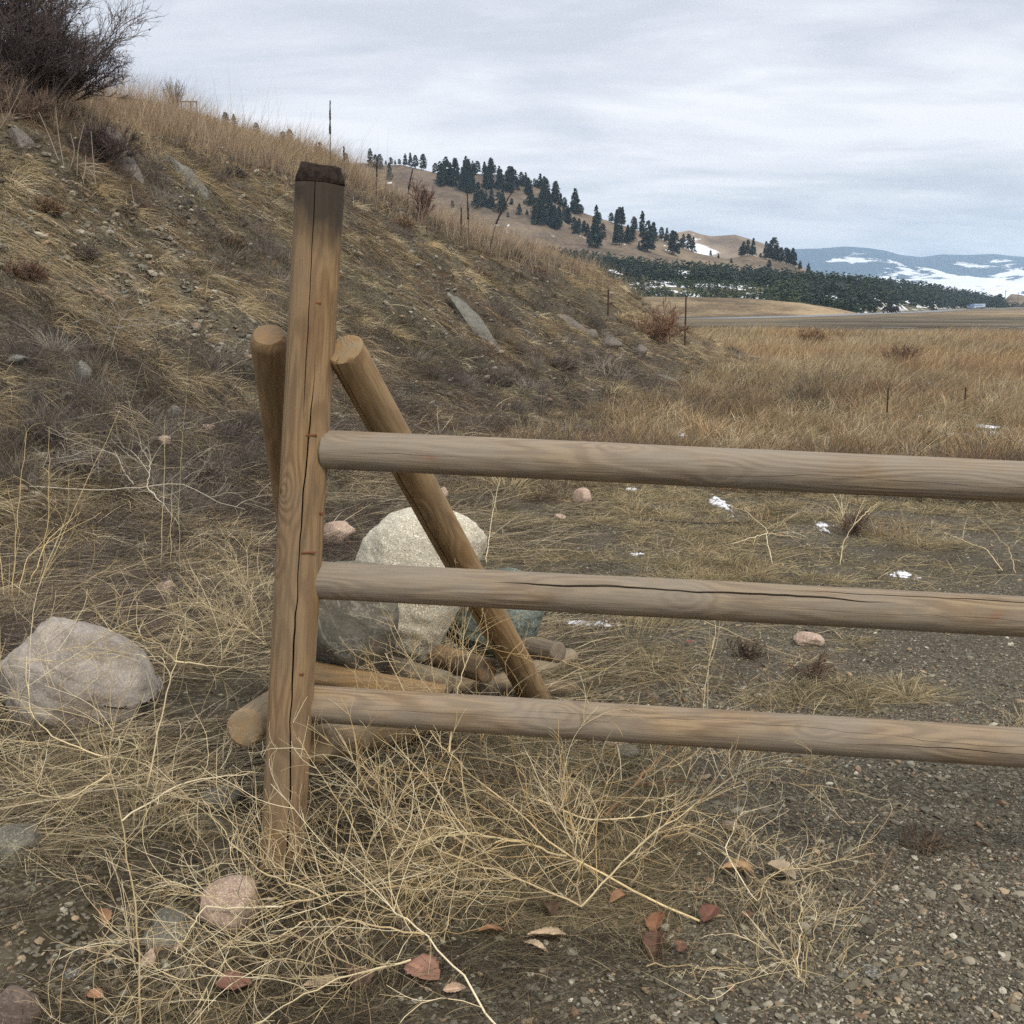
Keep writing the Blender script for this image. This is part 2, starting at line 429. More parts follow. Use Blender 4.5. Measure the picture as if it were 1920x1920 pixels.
# the air between: pale haze round everything
def build_haze():
    bm = bmesh.new(); bmesh.ops.create_cube(bm, size=1)
    for v in bm.verts: v.co = Vector((v.co.x * 18000, 4200 + v.co.y * 9400, -15 + (v.co.z + 0.5) * 440))
    me = bpy.data.meshes.new("haze"); bm.to_mesh(me); bm.free()
    m = bpy.data.materials.new("haze_air"); m.use_nodes = True; n, l = m.node_tree.nodes, m.node_tree.links
    n.clear(); o = n.new('ShaderNodeOutputMaterial'); v = n.new('ShaderNodeVolumePrincipled')
    v.inputs['Color'].default_value = (0.56, 0.78, 1.0, 1); v.inputs['Density'].default_value = 1.2e-4; v.inputs['Anisotropy'].default_value = 0.2
    l.new(v.outputs[0], o.inputs['Volume'])
    tag(put("haze", me, m), "thin bluish haze in the air over the valley", "haze", kind='stuff')
build_haze()

def build_road():
    """the highway crossing the plain behind the grass"""
    pts = [(1100, 596.5, 200), (1330, 597, 225), (1450, 594.5, 245), (1560, 591, 277), (1672, 586.5, 345), (1740, 584.2, 480), (1800, 579.8, 838), (1850, 578.6, 868), (1920, 576.2, 890), (2000, 574.5, 930)]
    c = np.array([P(*p) for p in pts]); 
    t = np.linspace(0, len(c) - 1, 160); c = np.stack([np.interp(t, range(len(c)), c[:, i]) for i in range(3)], 1)
    for _ in range(6): c[1:-1] = (c[:-2] + 2 * c[1:-1] + c[2:]) / 4
    return c
RC = build_road()
def road_mesh():
    d = nrm(np.gradient(RC, axis=0)); side = np.stack([-d[:, 1], d[:, 0], 0 * d[:, 0]], 1)
    def strip(o0, o1, up): 
        zz = np.array([0, 0, up])
        V = np.stack([RC + side * o0 + zz, RC + side * o1 + zz], 1).reshape(-1, 3); return V
    W = 5.5
    # embankment body with shoulders, then the asphalt sheet
    prof = [(-14, -3.0), (-8, 0.0), (-W, 0.25), (W, 0.25), (8, 0.0), (14, -3.0)]
    V = np.stack([RC + side * o + np.array([0, 0, z - 0.3]) for o, z in prof], 1).reshape(-1, 3)
    me = np_mesh("road_bed", V, grid_faces(len(RC), len(prof)), True)
    m = MT("road_shoulder", 0.95, 0.1); m.color(m.mix(m.noise(m.tc.outputs['Object'], 0.2, 5), (0.11, 0.085, 0.055), (0.2, 0.16, 0.1)))
    put_bed = put("embankment", me, m.m); tag(put_bed, "low grassy embankment carrying the highway", "embankment", kind='structure')
    m = MT("asphalt", 0.8, 0.3); m.color(m.mix(m.noise(m.tc.outputs['Object'], 0.5, 6, 0.7), (0.17, 0.175, 0.18), (0.24, 0.245, 0.25)))
    tag(put("road", np_mesh("road", strip(-W + 0.4, W - 0.4, 0.0), grid_faces(len(RC), 2), True), m.m), "grey two lane highway crossing the plain", "road", kind='structure')
    mw = mat_flat("road_paint", (0.7, 0.7, 0.68), 0.6)
    for o, nm in ((-4.4, 0), (4.4, 0)):
        tag(put("road_marking", np_mesh("road_marking", strip(o - .08, o + .08, 0.02), grid_faces(len(RC), 2), True), mw), "white edge line along the highway", "road marking", "highway edge lines", 'structure')
    # gravel track nearer the field
    tp = np.array([P(*p) for p in [(1640, 600, 150), (1760, 604, 138), (1860, 606.5, 132), (1960, 608, 130), (2200, 609, 130)]])
    t = np.linspace(0, len(tp) - 1, 60); tr = np.stack([np.interp(t, range(len(tp)), tp[:, i]) for i in range(3)], 1)
    tr2 = np.array([P(*p) for p in [(1868, 613, 112), (1905, 606, 120), (1960, 600, 128), (2200, 590, 150)]])
    t = np.linspace(0, len(tr2) - 1, 60); tr2 = np.stack([np.interp(t, range(len(tr2)), tr2[:, i]) for i in range(3)], 1)
    for tt in (tr, tr2):
        V = []
        for a in tt:
            for dy in (-2.2, 2.2):
                V.append([a[0], a[1] + dy, float(H(a[0], a[1] + dy)) + 0.12])
        put_t = put("path", np_mesh("path", np.array(V), grid_faces(60, 2), True), m.m)
        tag(put_t, "pale gravel track below the highway", "track", kind='structure')
road_mesh()

# ------------------------------------------------------------------ trees on the hills
def crown_mesh(name, seed, n, kind, size=1.0):
    """unit-height evergreen crown: leaf clumps on drooping boughs, gaps between them"""
    r = np.random.default_rng(seed)
    nb = n // 10
    zb = r.uniform(0.10, 0.98, nb) ** (0.9)
    if kind == 0: prof = lambda z: 0.21 * (1 - z) ** 0.62 + 0.012
    elif kind == 1: prof = lambda z: 0.19 * np.sin(np.pi * np.clip((z + 0.12) / 1.18, 0, 1)) ** 0.7 + 0.01
    else: prof = lambda z: 0.15 * (1 - z) ** 0.45 + 0.015
    az = r.uniform(0, 2 * np.pi, nb)
    lob = 0.75 + 0.5 * vnoise(az * 1.4, zb * 7, seed)
    reach = prof(zb) * lob * r.uniform(0.75, 1.15, nb)
    tt = r.uniform(0.15, 1.0, (nb, 10)) ** 0.7
    rad = reach[:, None] * tt
    z = zb[:, None] - 0.10 * rad - 0.35 * rad * tt + r.normal(0, 0.010, (nb, 10))
    a = az[:, None] + r.normal(0, 0.14, (nb, 10))
    c = np.stack([rad * np.cos(a), rad * np.sin(a), z], -1).reshape(-1, 3)
    N = len(c)
    d1 = nrm(r.normal(0, 1, (N, 3)) * [1, 1, 0.55]); d2 = nrm(np.cross(d1, r.normal(0, 1, (N, 3))))
    sz = (0.030 * size * r.uniform(0.6, 1.3, N) * (1.15 - 0.5 * c[:, 2]))[:, None]
    V = np.stack([c - d1 * sz, c + d2 * sz * 0.6, c + d1 * sz, c - d2 * sz * 0.6], 1).reshape(-1, 3)
    F = np.arange(N * 4).reshape(N, 4)
    g = np.repeat(r.uniform(0.7, 1.35, nb), 10); g = np.repeat(g, 4)[:, None]
    return V, F, g
def trunk_mesh(z1, r0, seed, limbs=7):
    r = np.random.default_rng(seed); pl = [np.array([[0, 0, -0.03], [0, 0, z1 * 0.5], [0, 0, z1]])]; rd = [(r0, r0 * 0.15)]
    for i in range(limbs):
        z = r.uniform(0.15, 0.7); a = r.uniform(0, 6.28); L = 0.12 * (1 - z) + 0.03
        pl.append(np.array([[0, 0, z], [L * .5 * math.cos(a), L * .5 * math.sin(a), z], [L * math.cos(a), L * math.sin(a), z - 0.01]])); rd.append((r0 * .25, r0 * .06))
    return tubes(np.array(pl), np.array(rd), 5)
def tubes(pl, rad, ns=4):
    """pl (M,K,3) polylines, rad (M,2) start and end radius -> verts, quads"""
    M, K, _ = pl.shape
    d = nrm(np.gradient(pl, axis=1))
    ref = nrm(np.cross(d[:, :1], np.array([0.31, 0.57, 0.76])) + 1e-6)
    a = nrm(ref - d * (ref * d).sum(-1, keepdims=True)); b = np.cross(d, a)
    t = np.linspace(0, 1, K)[None, :, None]
    rr = rad[:, None, :1] * (1 - t) + rad[:, None, 1:] * t
    ang = np.arange(ns) * 2 * np.pi / ns
    V = pl[:, :, None, :] + rr[..., None] * (a[:, :, None] * np.cos(ang)[None, None, :, None] + b[:, :, None] * np.sin(ang)[None, None, :, None])
    i = (np.arange(M) * K * ns)[:, None, None]; k = (np.arange(K - 1) * ns)[None, :, None]; j = np.arange(ns)[None, None]
    j2 = (j + 1) % ns
    F = np.stack([i + k + j, i + k + j2, i + k + ns + j2, i + k + ns + j], -1).reshape(-1, 4)
    return V.reshape(-1, 3), F
M_PINE = mat_tint("pine_needles", 0.8, 0.1)
M_BARK = mat_flat("pine_bark", (0.08, 0.06, 0.045), 0.95, 0.05)
PINES = []
for i, (kd, n) in enumerate([(0, 1500), (1, 1400), (2, 1300), (0, 1200), (1, 1600), (2, 1500)]):
    V, F, g = crown_mesh("c", 40 + i, n, kd, 1.25)
    base = np.array([0.032, 0.046, 0.036]) if kd != 1 else np.array([0.040, 0.050, 0.036])
    tv, tf = trunk_mesh(0.93, 0.016, i)
    PINES.append((np_mesh("crown", V, F, False, base * g), np_mesh("trunk", tv, tf, True)))
PINES_USED = set()
def pine(p, h, w, label, group, k, name="pine_tree"):
    root = empty(name, p); tag(root, label, "tree", group)
    cm, tm = PINES[k]
    for nm, me, mt in (("trunk", tm, M_BARK), ("crown", cm, M_PINE)):
        if not me.materials: me.materials.append(mt)
        o = bpy.data.objects.new(nm, me); COL.objects.link(o); o.parent = root
    root.scale = (w, w, h); root.rotation_euler = (0, 0, random.uniform(0, 6.28))
    return root
random.seed(5)
c2 = [(320,365,100),(350,368,72),(375,375,80),(430,440,90),(440,345,42),(490,345,32),(525,347,66),(555,352,76),(585,354,70),(630,372,85),(410,350,25),(465,345,28),
 (700,400,55),(730,470,125),(765,465,145),(790,470,110),(818,480,150),(880,500,180),(860,510,130),(900,520,120),(920,400,70),(948,400,70),(990,410,70),(1025,402,88),(1050,402,50),(1000,490,110),(1030,490,90),(1075,490,118),(1112,412,20),(1140,515,140),(1152,445,75),(1180,500,60),(950,610,140),(975,600,90),(1030,615,110),(1095,632,118),(800,605,38),(1150,590,35),(1195,650,60),(1128,665,28),(1240,650,30),(1205,470,70),(1232,480,75),(1250,530,90),(1260,590,110),(1285,482,45),(1318,492,80),(1265,455,20),(1300,485,42),(1350,560,115),(1410,570,110),(1370,590,90),(1330,700,180),(1290,680,120),(1370,700,150),(1400,735,130),(1430,720,110),(1440,600,70),(1465,603,35),(1525,642,134),(1508,622,60),(1560,642,50),(1460,690,100),(1485,700,80),(1485,612,20),(1520,740,70),(1550,760,80),(1580,750,60),(1600,780,70),(1610,820,50),(1650,850,230),(1668,692,52),(1690,795,85),(1630,800,90),(1740,685,50),(1780,702,80),(1805,714,100),(1775,800,80),(1790,830,110),(1840,820,100),(1880,732,60),(1870,800,80),(1660,845,120)]
c3 = [(25,182,78),(10,167,60),(5,270,85),(62,265,75),(90,212,65),(80,250,60),(128,215,92),(128,240,60),(155,305,130),(180,260,85),(115,290,30),(218,240,55),(243,255,60),(268,250,58),(278,320,100),(265,300,60),(320,280,62),(345,290,70),(367,305,65),(310,270,40),(600,318,62),(620,312,66),(645,303,76),(590,312,42),(705,320,75),(720,330,70),(740,345,100),(755,340,70),(775,330,65),(800,340,70),(812,335,65),(830,365,75),(842,366,60),(865,375,38),(722,380,35),(905,402,44),(448,300,25),(485,335,20),(545,358,20),(680,330,20)]
cl = [(405,231,20),(418,236,18),(437,245,30),(452,248,30),(470,254,16),(493,262,32),(520,275,24),(540,287,36),(553,292,44),(568,294,32),(582,300,20),(600,304,30),(608,310,38),(622,312,28),(636,314,22),(656,316,26),(648,314,14)]
ex = []
for x, b, h in list(c2):
    if h >= 70 and 700 < x < 1560:
        for q in range(1 if random.random() < .75 else 2):
            ex.append((x + random.uniform(-26, 26), b + random.uniform(-14, 12), h * random.uniform(.5, .95)))
c2 = c2 + ex
trees = [(x, b, h, 0) for x, b, h in cl] + [(600 + x / 3.2, 200 + b / 3.2, h / 3.2, 1) for x, b, h in c2] + [(1150 + x / 2.494, 350 + b / 2.494, h / 2.494, 2) for x, b, h in c3]
# every tree's label names the clump it stands in
def tree_label(x, b, src):
    if src == 0:
        return "distant dark pine poking over the golden ridge left of the post top", "pines behind the golden ridge"
    if x < 735: return "dark pine on the bare knoll right of the post top", "pines on the bare knoll"
    if x < 803: return "small pine in the thicket along the flat hilltop", "pines along the flat hilltop"
    if x > 1500: return "lone round pine at the foot of the hill before the blue mountains", None
    if x > 1420: return "dark pine in the last clump at the low end of the hill", "pines in the last clump"
    if x > 1380 and b < 482: return "dark pine in the small clump on the snow streaked slope", "pines in the snow slope clump"
    if b > 455 and 1100 < x < 1125: return "tall narrow pine standing free at the edge of the plantation", "free pines by the plantation edge"
    if x < 890: return "dark pine in the left grove on the wooded hill", "pines in the left grove"
    if x < 985: return "dark pine beside snow patches in the middle of the wooded hill", "pines among the snow patches"
    if x < 1075: return "dark pine in the dense grove on the descending hill shoulder", "pines in the shoulder grove"
    if x < 1200: return "scattered dark pine on the open right part of the hill", "pines scattered on the open slope"
    return "dark pine in the row along the snowy lower ridge", "pines along the lower ridge"
for i, (x, b, h, src) in enumerate(trees):
    p = L1.at(x, b)
    hm = h / FPX * p[1] * CP * 1.12
    lab, grp = tree_label(x, b, src)
    k = random.choice([0, 1, 2, 3, 4, 5]) if h > 18 else random.choice([1, 4, 0])
    w = hm * random.uniform(1.05, 1.5) * (1.15 if h < 20 else 1.0) * (0.72 if h > 60 else 1)
    pine(p - np.array([0, 0, hm * 0.02]), hm, w, lab, grp, k)

def plantation():
    """the young tree plantation: one far mass"""
    V = []; F = []; C = []; off = 0
    r = np.random.default_rng(3)
    protos = [crown_mesh("p", 90 + i, 60, 1 if i % 2 else 0, 3.6) for i in range(5)]
    n = 12500
    px = r.uniform(880, 1925, n); t = r.uniform(0.02, 1.06, n) ** 0.9
    y = LP.Y0 + (LP.Yr - LP.Y0) * t + LP.shift(px); x = px2x(px, y)
    z = LP.h(x, y)
    # gaps: less dense in the lower middle band
    dens = vnoise(x * 0.05, y * 0.03, 5) * 0.35 + vnoise(x * 0.16, y * 0.10, 6) * 0.65
    keep = (dens > 0.33 + 0.08 * (t < 0.72) * (px < 1480) * (t > 0.12) + .05 * (px > 1450)) & (~((px > 1885) & (t > 0.3)))
    keep &= ~((t < 0.2) & (px > 1640) & (px < 1740))
    keep &= ~((t < 0.13) & (px > 1380) & (dens < 0.6)) 
    sc = r.uniform(2.4, 4.8, n) * np.where((t > 0.66) | (px > 1450), 1.15, 0.62) * (1 + .35 * sstep(1600, 1740, px))
    for i in np.nonzero(keep)[0]:
        v, f, g = protos[i % 5]
        V.append(v * [sc[i] * 1.35, sc[i] * 1.35, sc[i]] + [x[i], y[i], z[i] - 0.3]); F.append(f + off); off += len(v)
        lite = t[i] < 0.66 and px[i] < 1500
        b = np.array([0.070, 0.088, 0.050]) * r.uniform(0.8, 1.4) if lite else np.array([0.054, 0.070, 0.049]) * r.uniform(0.75, 1.35)
        C.append(b * g)
    me = np_mesh("forest", np.concatenate(V), np.concatenate(F), False, np.concatenate(C))
    tag(put("forest", me, M_PINE), "dark green plantation of young pines on the slope behind the highway", "forest", kind='stuff')
plantation()

# ------------------------------------------------------------------ vehicles on the highway
def box_bm(bm, c, s, bev=0.05, taper=None, rot=None):
    r = bmesh.ops.create_cube(bm, size=1); vs = r['verts']
    for v in vs:
        v.co = Vector((v.co.x * s[0], v.co.y * s[1], v.co.z * s[2]))
        if taper and v.co.z > 0: v.co.x *= taper[0]; v.co.y *= taper[1]
        v.co += Vector(c)
    if bev: bmesh.ops.bevel(bm, geom=list({e for v in vs for e in v.link_edges}), offset=bev, segments=2, affect='EDGES', profile=0.6)
def bm_obj(name, parts, mat, parent=None):
    bm = bmesh.new()
    for p in parts: box_bm(bm, *p)
    me = bpy.data.meshes.new(name); bm.to_mesh(me); bm.free()
    return put(name, me, mat, None) if parent is None else child(name, me, mat, parent)
def child(name, me, mat, parent, loc=(0, 0, 0), rot=None):
    o = bpy.data.objects.new(name, me); COL.objects.link(o)
    if mat and not me.materials: me.materials.append(mat)
    o.parent = parent; o.location = loc
    if rot: o.rotation_euler = rot
    return o
def wheel(parent, x, y, r, w, mt, mr):
    for nm, rr, ww, m in (("wheel", r, w, mt),):
        bm = bmesh.new(); bmesh.ops.create_cone(bm, cap_ends=True, segments=20, radius1=rr, radius2=rr, depth=ww)
        bmesh.ops.bevel(bm, geom=[e for e in bm.edges if abs(e.verts[0].co.z - e.verts[1].co.z) < 1e-5], offset=rr * 0.12, segments=2, affect='EDGES')
        me = bpy.data.meshes.new(nm); bm.to_mesh(me); bm.free()
        wo = child(nm, me, m, parent, (x, y, r), (math.pi / 2, 0, 0))
        bm = bmesh.new(); bmesh.ops.create_cone(bm, cap_ends=True, segments=16, radius1=rr * .55, radius2=rr * .5, depth=ww + 0.03)
        me = bpy.data.meshes.new("rim"); bm.to_mesh(me); bm.free(); child("rim", me, mr, wo)
M_TYRE = mat_flat("tyre_rubber", (0.02, 0.02, 0.02), 0.8); M_RIM = mat_flat("wheel_rim", (0.4, 0.4, 0.42), 0.4, 0.5, 0.6)
M_GLASS = mat_flat("dark_window_glass", (0.03, 0.035, 0.04), 0.35, 0.4)
def on_road(px):
    xs = x2px(RC[:, 0], RC[:, 1]); k = int(np.argmin(np.abs(xs - px))); k = max(1, min(k, len(RC) - 2))
    d = RC[k + 1] - RC[k - 1]; return RC[k], math.atan2(d[1], d[0])
def vehicles():
    black = mat_flat("black_paint", (0.010, 0.011, 0.012), 0.6, 0.2); white = mat_flat("white_paint", (0.6, 0.58, 0.56), 0.4, 0.4)
    blue = mat_flat("pale_blue_panels", (0.42, 0.52, 0.66), 0.4, 0.4); cabm = mat_flat("blue_cab_paint", (0.12, 0.2, 0.36), 0.3, 0.5)
    red = mat_flat("red_lamp_lens", (0.5, 0.05, 0.04), 0.3, 0.5)
    p, a = on_road(1671)
    v = empty("pickup_truck", p); v.rotation_euler = (0, 0, a * .45 + math.pi); tag(v, "dark boxy pickup truck with a canopy driving towards the left", "pickup truck")
    bm_obj("body", [((0, 0, 0.75), (5.4, 2.0, 0.75), .1), ((-0.9, 0, 1.5), (3.4, 1.85, 0.9), .12, (.94, .88)), ((1.3, 0, 1.4), (1.6, 1.8, 0.75), .12, (.75, .86))], black, v)
    for (x, L) in ((-2.0, .9), (-0.9, .9), (0.2, .9)):
        for s in (-1, 1): bm_obj("window", [((x, s * 0.905, 1.6), (L, .04, .42), .01)], M_GLASS, v)
    bm_obj("windshield", [((1.95, 0, 1.45), (.06, 1.4, .5), .01)], M_GLASS, v)
    for s in (-1, 1):
        bm_obj("headlight", [((2.69, s * .75, .9), (.06, .35, .18), .01)], white, v); bm_obj("bumper", [((2.7 * s, 0, .5), (.15, 1.9, .22), .03)], M_RIM, v)
        for x in (-1.65, 1.75): wheel(v, x, s * .88, .42, .26, M_TYRE, M_RIM)
    p, a = on_road(1686)
    v = empty("car", p + np.array([0, 3.0, 0])); v.rotation_euler = (0, 0, a * .45); tag(v, "small whitish car with red tail lights just behind the dark truck", "car")
    bm_obj("body", [((0, 0, 0.62), (4.5, 1.8, 0.6), .12), ((-.2, 0, 1.15), (2.4, 1.65, 0.55), .12, (.75, .86))], white, v)
    for s in (-1, 1):
        bm_obj("window", [((-.2, s * .76, 1.18), (1.9, .05, .34), .01)], M_GLASS, v); bm_obj("tail_light", [((-2.25, s * .7, .75), (.06, .35, .2), .01)], red, v)
        for x in (-1.35, 1.35): wheel(v, x, s * .8, .33, .22, M_TYRE, M_RIM)
    p, a = on_road(1826)
    v = empty("semi_truck", p); v.rotation_euler = (0, 0, a * .3 + math.pi); tag(v, "long pale blue highway truck and trailer driving left", "truck")
    bm_obj("trailer", [((-2.6, 0, 2.45), (6.4, 2.5, 2.4), .06), ((-7.2, 0, 2.5), (2.6, 2.5, 2.5), .06)], blue, v)
    bm_obj("stripe", [((-2.6, 0, 2.6), (6.3, 2.53, .5), .01)], cabm, v)
    bm_obj("cab", [((3.0, 0, 2.0), (2.2, 2.35, 2.7), .15, (.9, .95)), ((4.7, 0, 1.3), (1.6, 2.0, 1.3), .2, (.9, .9))], cabm, v)
    bm_obj("windshield", [((4.02, 0, 2.6), (.1, 1.9, .8), .02)], M_GLASS, v)
    bm_obj("exhaust_stack", [((1.7, 1.1, 2.6), (.18, .18, 3.2), .03)], M_RIM, v)
    for x in (-7.9, -6.7, -4.2, -1.5, 1.4, 2.6, 4.6):
        for s in (-1, 1): wheel(v, x, s * 1.08, .52, .3, M_TYRE, M_RIM)
vehicles()

def pole_thing(name, label, cat, p, h, r, mat, arm=0, group=None):
    """small far posts with their fittings"""
    root = empty(name, p); tag(root, label, cat, group)
    v, f = tubes(np.array([[[0, 0, -.3], [0, 0, h * .5], [0, 0, h]]]), np.array([[r, r * .8]]), 8)
    child("pole", np_mesh("pole", v, f), mat, root)
    if arm: bm_obj("crossarm", [((0, 0, h * .92), (arm, .15, .15), .01)], mat, root)
    return root
M_OLDWOOD = mat_flat("old_grey_wood", (0.10, 0.085, 0.07), 0.9, 0.1)
M_RUST = mat_flat("rusty_steel", (0.07, 0.042, 0.03), 0.8, 0.2)
for x, y0, h, lab in ((1884, 568, 9, "wooden utility pole beside the round tree at the far right"), (1908, 566, 7, "wooden utility pole nearest the right edge of the photo")):
    y = 915; pole_thing("utility_pole", lab, "utility pole", (px2x(x, y), y, 1.6 + y * float(elev(y0 + 6))), h * 1.4, .2, M_OLDWOOD, 2.4)
p = LP.at(1874, 574); pine(p, 11, 18, "round grey-green tree beside the utility pole at the plantation's right end", None, 4, "round_tree")
# thin steel fence posts in the field
for x, yb, yt, lab in ((1284, 648, 556, "tall thin steel fence post in front of the tan berm"), (1140, 600, 544, "thin fence post on the nose of the grass bank"),
                      (1662, 792, 727, "dark stub of a steel post in the snow-flecked grass"), (1808, 768, 726, "short rusty post behind the largest snow patch")):
    p = G(x, yb); pole_thing("fence_post", lab, "fence post", p, (yb - yt) / FPX * p[1] * CP * 1.01, 0.0026 * p[1] / 3 if p[1] > 14 else .012, M_RUST)
# little bare tree and gate frame on the golden ridge
def ridge_things():
    p = np.array([px2x(345, 70), 70, 0]); p[2] = H(p[0], p[1])
    r = np.random.default_rng(12); n = 46; K = 6
    d = nrm(np.stack([r.normal(0, .38, n), r.normal(0, .38, n), np.ones(n)], 1)); L = r.uniform(1.0, 1.55, n)
    t = np.linspace(0, 1, K)[None, :, None]
    pl = t * L[:, None, None] * d[:, None] + (t ** 2) * np.array([0, 0, 0.15]) + r.normal(0, .02, (n, K, 3)) * t
    v, f = tubes(pl, np.stack([np.full(n, .018), np.full(n, .007)], 1), 4)
    root = empty("bare_tree", p); tag(root, "little bare fan-shaped tree on the golden ridge", "tree")
    child("stem", np_mesh("stem", v, f), mat_flat("grey_bark", (.09, .075, .07), .9), root)
    i = r.integers(0, n, 420); k = r.integers(2, K, 420); st = pl[i, k]; dd = nrm(d[i] + r.normal(0, .45, (420, 3)) + [0, 0, .4])
    pl2 = st[:, None] + t * dd[:, None] * r.uniform(.15, .45, 420)[:, None, None]
    v, f = tubes(pl2, np.full((420, 2), .006), 3); child("crown", np_mesh("crown", v, f), bpy.data.materials["grey_bark"], root)
    q = np.array([px2x(372, 70), 70, 0]); q[2] = H(q[0], q[1])
    g = empty("gate_frame", q); tag(g, "small wooden gate frame beside the bare tree on the ridge", "gate")
    bm_obj("rail", [((0, 0, .78), (1.0, .07, .07), .01)], M_OLDWOOD, g)
    for x in (-.45, .1, .45): bm_obj("post", [((x, 0, .3), (.07, .07, 1.0), .01)], M_OLDWOOD, g)
    for x, h in ((316, .5), (293, .35)):
        q = np.array([px2x(x, 70), 70, 0]); q[2] = H(q[0], q[1])
        pole_thing("fence_post", "dark little fence post on the ridge left of the bare tree" if x == 316 else "shortest fence post on the ridge beside the dark bush", "fence post", q, h, .04, M_OLDWOOD)
ridge_things()

# ------------------------------------------------------------------ the pole fence
def mat_wood(name, light, dark, grey, greyamt, seed, stain=None, knots=True, ringsc=70.0, tone=(.80, .77, .74)):
    m = MT(name, 0.72, 0.25); pos = m.tc.outputs['Object']
    loc = (seed * 1.7, seed * 0.9, seed * 2.3)
    # a log is cut from a tree whose pith wanders: rings meet the surface as long loops
    p = m.map(pos, (1, 1, 0.10), loc)
    wob = m.noise(p, 5.5, 3, 0.5, 0.0, 1)
    off = m.n.new('ShaderNodeVectorMath'); off.operation = 'SCALE'; m.l.new(wob, off.inputs[0]); off.inputs[3].default_value = 0.05
    add = m.n.new('ShaderNodeVectorMath'); add.operation = 'ADD'; m.l.new(pos, add.inputs[0]); m.l.new(off.outputs[0], add.inputs[1])
    xyz = m.sepx(add.outputs[0])
    r2 = m.math('SQRT', m.math('ADD', m.math('POWER', m.math('ADD', xyz[0], 0.012), 2.0), m.math('POWER', m.math('ADD', xyz[1], -0.009), 2.0)))
    th = m.math('ARCTAN2', xyz[1], xyz[0]); cb = m.n.new('ShaderNodeCombineXYZ')
    m.l.new(m.math('MULTIPLY', th, .42), cb.inputs[0]); m.l.new(m.math('MULTIPLY', xyz[2], 3.1), cb.inputs[1]); cb.inputs[2].default_value = seed * 3.7
    kd = m.vor(cb.outputs[0], 1.0, 'F1', 0)
    kn = m.math('POWER', m.math('SUBTRACT', 1.0, m.math('MULTIPLY', kd, 1.9), None, True), 3.0)
    ph = m.math('ADD', m.math('MULTIPLY', r2, ringsc * 6.28), m.math('MULTIPLY', kn, 34.0))
    ph = m.math('ADD', ph, m.math('MULTIPLY', m.noise(m.map(pos, (1, 1, 0.17), loc), 9.0, 2, 0.4), 58.0))
    ring = m.math('ADD', m.math('MULTIPLY', m.math('SINE', ph), 0.5), 0.5)
    ringc = m.ramp(ring, [(0.0, 1.0), (0.22, 0.8), (0.55, 0.15), (1.0, 0.0)])
    fib = m.noise(m.map(pos, (1, 1, 0.035), loc), 190, 4, 0.6)
    blot = m.noise(m.map(pos, (1, 1, 0.4), loc), 7.0, 4, 0.6)
    c = m.mix(m.math('MULTIPLY', ringc, 0.70), light, dark)
    c = m.mix(m.ramp(fib, [(0.36, 0.55), (0.52, 0.0)]), c, tuple(k * .75 for k in dark))
    bl2 = m.noise(m.map(pos, (1, 1, 0.25), loc), 18.0, 4, 0.65)
    c = m.mix(m.ramp(bl2, [(0.54, 0.0), (0.70, 0.6)]), c, tuple(k * .55 for k in dark))
    c = m.mix(m.ramp(bl2, [(0.30, 0.35), (0.44, 0.0)]), c, tuple(min(1, k * 1.25) for k in light))
    c = m.mix(m.ramp(blot, [(0.42, greyamt), (0.66, greyamt * 0.15)]), c, grey)
    # knot hearts
    k2 = m.ramp(kd, [(0.0, 0.9), (0.030, 0.8), (0.045, 0.0)])
    if knots: c = m.mix(k2, c, (0.13, 0.06, 0.03))
    # reddish hammer and machine dents
    dn = m.vor(m.map(pos, (9, 9, 4), (loc[0] + 3, loc[1], loc[2] + 1)), 1.0, 'F1', 0)
    red = m.math('MULTIPLY', m.ramp(m.noise(m.map(pos, (1, 1, 0.5), loc), 16, 3), [(0.60, 0.0), (0.72, 1.0)]), m.ramp(dn, [(0.12, 0.65), (0.3, 0.0)]))
    c = m.mix(red, c, (0.30, 0.11, 0.045))
    # dark weathered ring at an end
    if stain:
        z0, z1, col, amt = stain
        zz = m.math('ADD', m.sepx(pos)[2], m.math('MULTIPLY', m.math('SUBTRACT', blot, 0.5), 0.42))
        mr = m.n.new('ShaderNodeMapRange'); m.l.new(zz, mr.inputs[0]); mr.inputs[1].default_value = z0; mr.inputs[2].default_value = z1
        mr.inputs[3].default_value = 0; mr.inputs[4].default_value = amt
        c = m.mix(mr.outputs[0], c, col)
    # end grain and crack walls come with the tint attribute: red = end grain, green = open crack
    z = m.sepx(m.attr('tint')[1])
    er = m.math('ADD', m.math('MULTIPLY', m.math('SINE', m.math('MULTIPLY', r2, 900.0)), 0.5), 0.5)
    endc = m.mix(m.math('MULTIPLY', er, 0.35), tuple(k * 0.9 for k in light), dark)
    endc = m.mix(m.ramp(m.noise(pos, 30, 4), [(0.4, 0.6), (0.65, 0.0)]), endc, grey)
    c = m.mix(z[0], c, endc)
    c = m.mix(z[1], c, (0.035, 0.022, 0.013))
    m.color(m.mix(1.0, c, tone, 'MULTIPLY'))
    hh = m.math('ADD', m.math('MULTIPLY', fib, 0.6), m.math('MULTIPLY', ring, 0.35))
    m.bump(hh, 0.8, 0.003)
    return m.m

